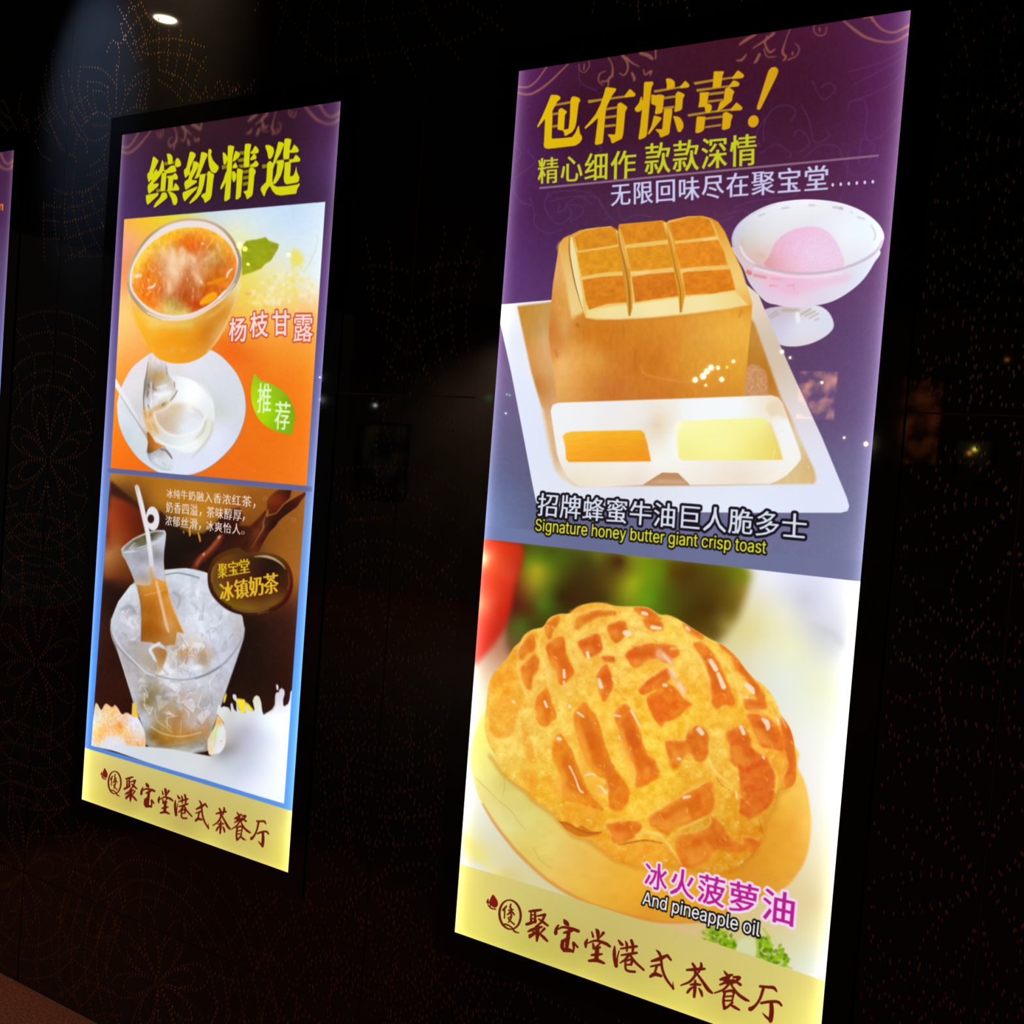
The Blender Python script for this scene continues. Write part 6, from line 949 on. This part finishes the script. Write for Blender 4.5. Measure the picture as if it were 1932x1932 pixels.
for cu, cv_ in ((1.313, 1.62), (1.313, 2.30), (1.313, 2.87), (-.313, 1.15), (-.313, 1.9), (-.313, 2.687), (.45, 2.86), (1.9, 2.9), (2.94, .30), (2.94, 1.05), (2.94, 1.85), (2.94, 2.6)):
    petals(cu, cv_, .26, 8, 22.5); fan(cu, cv_, .55, 0, 360, (.5, .6, .72, .86, 1.), 20)
for cu in (1.2, 2.2): fan(cu, -.78, .75, 20, 160, (.48, .62, .76, .9), 12); petals(cu, -.78, .3, 9)
rs = np.random.RandomState(2); pts = []; seen = set()
NOGO = [(r[0] - MARG - .012, r[1] + MARG + .012, r[2] - MARG - .012, r[3] + MARG + .012) for r in RECT.values()]
for L in FLOW:
    d = np.r_[0, np.cumsum(np.hypot(*(L[1:] - L[:-1]).T))]
    step = .0165 if L is not None and L[:, 0].mean() < .6 else .021
    for t in np.arange(0, d[-1], step):
        u = np.interp(t, d, L[:, 0]); v = np.interp(t, d, L[:, 1])
        if any(q[0] < u < q[1] and q[2] < v < q[3] for q in NOGO) or v > VFLOOR - .02 or v < VCEIL + .02 or min(abs(u - s_) for s_ in SEAM_U) < .006 or min(abs(v - s_) for s_ in SEAM_V) < .006: continue
        k = (round(u / .007), round(v / .007))
        if k in seen: continue
        seen.add(k); pts.append((u, v))
V = []; F = []
for u, v in pts:
    x, z = X(u), Z(v); b = len(V); rx, rz = .0014, .0042; k = 6; tl = rs.randn() * .0001
    V.append((x, -.0011, z))
    for i in range(k): a = i * 2 * math.pi / k; V.append((x + rx * math.cos(a), -.0005, z + rz * math.sin(a)))
    for i in range(k): a = i * 2 * math.pi / k; V.append((x + rx * 1.15 * math.cos(a), 0, z + rz * 1.1 * math.sin(a)))
    for i in range(k): F.append((b, b + 1 + (i + 1) % k, b + 1 + i)); F.append((b + 1 + i, b + 1 + (i + 1) % k, b + 1 + k + (i + 1) % k, b + 1 + k + i))
me = bpy.data.meshes.new('dot_tracery'); me.from_pydata(V, [], F)
new_obj('dot_tracery', me, M_gold, wall, kind='stuff')

x0, x1, yf = X(SEAM_U[0]), X(SEAM_U[-1]), -FARD * UNIT
new_obj('floor', box(x0, x1, yf, .0, -.06, 0, 'floor'), M_floor, kind='structure')
new_obj('ceiling', box(x0, x1, yf, .0, Z(VCEIL) + .0005, Z(VCEIL) + .06, 'ceiling'), M_ceil, kind='structure')
new_obj('wall_front', box(x0, x1, yf - .06, yf - .001, 0, Z(VCEIL), 'wall_front'), M_far, kind='structure')

# ------------------------------------------------------------------ lamps
CU = -ROT.T @ np.array(_t)           # lens position in wall axes
def mirror_point(px, py, depth=None, vert=None):
    """where something seen mirrored in the glass at that pixel stands: at a distance in front of the wall, or at a height"""
    d = ROT.T @ np.array([(px - 966) / CAMF, (py - 966) / CAMF, 1.])
    t = (depth - CU[2]) / d[2] if depth is not None else (vert - CU[1]) / d[1]
    q = CU + d * t; return X(q[0]), -q[2] * UNIT, Z(q[1]), t
M_lamp = mat('downlight_lens', (.9, .9, .9), .4, emit=(1., .80, .48), estr=46.)
x, y, z, t = mirror_point(312, 34, vert=VCEIL)
dl = new_obj('ceiling_downlight', None, label='round recessed ceiling downlight mirrored in the dark glass above the dessert poster', category='downlight'); dl.location = (x, y, Z(VCEIL))
new_obj('trim_ring', lathe([(.062, -.0005), (.066, -.006), (.052, -.009), (.044, -.004), (.044, -.0008)], 32, 'trim_ring'), M_trim, dl)
new_obj('lens', lathe([(.0438, -.0012), (.0435, -.0045), (.030, -.006)], 32, 'lens'), M_lamp, dl)

def bulb_mat(c, s): return mat('bulb_glow', (.8, .8, .8), .4, emit=c, estr=s)
warm = bulb_mat((1., .82, .5), 60.); yell = bulb_mat((1., .9, .12), 34.); white = bulb_mat((.9, .95, 1.), 34.); green = bulb_mat((.1, 1., .35), 14.); amber = bulb_mat((1., .42, .08), 14.)
LAMPS = [(1312, 717, 4.4, warm), (1327, 710, 5.2, warm), (1334, 701, 4.8, warm), (1342, 694, 4.6, warm), (1355, 694, 3, warm), (1372, 693, 2, yell), (1362, 716, 3.8, warm), (1332, 727, 1.8, warm), (1384, 682, 2.6, warm), (1476, 664, 3, warm), (1491, 675, 2, warm), (1551, 722, 2.2, warm), (1593, 826, 1.8, warm), (1634, 838, 3.8, warm), (1829, 855, 3.2, amber), (1839, 848, 3, yell),
         (453, 464, 5, yell), (463, 470, 4, yell), (469, 499, 2.4, yell), (545, 481, 2.6, yell), (1900, 679, 1.8, amber), (708, 765, 1.6, white), (604, 712, 1.5, white), (955, 780, 1.5, white), (962, 746, 1.8, green), (924, 751, 1.8, green), (957, 744, 1.2, white), (606, 754, 1.8, white)]
WHERE = ['left end of the lights on the toast block', 'start of the bright zigzag on the toast block', 'middle of the bright zigzag on the toast block', 'upper end of the bright zigzag on the toast block', 'just above the bright zigzag on the toast block', 'tiny yellow glint right of the bright zigzag', 'below the yellow glint on the toast block', 'tiny speck under the bright zigzag', 'topmost light on the toast block',
         'on the right rim of the toast tray', 'tiny glint right of the toast tray rim', 'over the lit shelf window beside the tray', 'small glint on the slate ground right of the tray', 'bright dot at the right edge of the toast poster', 'amber bulb of the pair on dark glass right of the toast poster', 'yellow bulb of the pair on dark glass right of the toast poster',
         'largest yellow light, on the mint leaf of the dessert poster', 'yellow light just right of the largest one on the mint leaf', 'small yellow light low on the mint leaf', 'yellow light right of the mint leaf', 'single orange dot at the far right of the dark glass', 'small white dot on the dark glass between the two full posters', 'pale speck on the right margin of the dessert poster, upper one', 'pale speck left of the toast tray, lower one', 'green dot at the left margin of the toast poster', 'green dot on dark glass just left of the toast poster', 'pale speck beside the green dot on the toast poster', 'pale speck on the right margin of the dessert poster, lower one']
for k, (px, py, r, m) in enumerate(LAMPS):
    x, y, z, t = mirror_point(px, py, depth=(5.4 + .3 * (k - 16)) if k in (16, 17, 18, 19) else 7.6 + .085 * ((k * 11) % 28)); R = r * t * UNIT / CAMF; H = Z(VCEIL) - z
    o = new_obj('pendant_lamp', None, label='mirrored bulb: ' + WHERE[k], category='lamp', group='pendant bulbs mirrored in the glass'); o.location = (x, y, z)
    new_obj('bulb', lathe([(R * .3, -R * .95), (R * .75, -R * .66), (R, 0), (R * .8, R * .6), (R * .35, R * 1.05)], 12, 'bulb'), m, o)
    new_obj('socket', lathe([(R * .38, R * 1.06), (R * .38, R * 1.7), (R * .1, R * 1.9)], 10, 'socket'), M_cord, o)
    new_obj('cord', lathe([(.002, R * 1.9), (.002, H - .001)], 6, 'cord'), M_cord, o)
# dim lit shop windows on the far side
def window_glow(name, c0, c1, st, sc):
    m = mat(name, (.02, .02, .02), .3); n = noisy(m, sc, c0, c1, 'Emission Color', 8, stops=(.42, .7)); m.node_tree.nodes['Principled BSDF'].inputs['Emission Strength'].default_value = st; return m
G1_ = window_glow('shop_glow_warm', (.03, .012, .01), (1., .45, .18), 14., 7.); G2_ = window_glow('shop_glow_red', (.02, .004, .003), (.6, .13, .03), 1.8, 6.); G3_ = window_glow('shop_glow_dim', (.004, .004, .004), (.10, .08, .04), 1.2, 3.)
for k, (p, q, m) in enumerate((((1508, 700), (1572, 792), G1_), ((1706, 716), (1764, 876), G2_), ((1806, 830), (1862, 910), G3_), ((686, 800), (760, 930), G3_))):
    xa, y, za, _ = mirror_point(*p, depth=FARD - .06); xb, _, zb, _ = mirror_point(*q, depth=FARD - .06)
    lo, hi = sorted((xa, xb)); zl, zh = sorted((za, zb)); zl = max(zl, .05)
    t = new_obj('shop_display_window', None, label=['warm lit shelf window across the hall, mirrored beside the toast tray', 'dim red lit window across the hall, mirrored right of the toast poster', 'faint window across the hall, mirrored under the two amber bulbs', 'faint window across the hall, mirrored between the two full posters'][k], category='window')
    t.location = ((lo + hi) / 2, yf + .0, zl); w = (hi - lo) / 2; h = zh - zl
    bm = bmesh.new()
    for q_ in ((-w - .03, -w, -.03, h + .03), (w, w + .03, -.03, h + .03), (-w, w, -.03, 0), (-w, w, h, h + .03)): add_box(bm, q_[0], q_[1], .0, .03, q_[2], q_[3])
    new_obj('frame', from_bm(bm, 'frame'), M_cord, t); new_obj('lit_pane', box(-w, w, .001, .02, 0, h, 'lit_pane'), m, t)
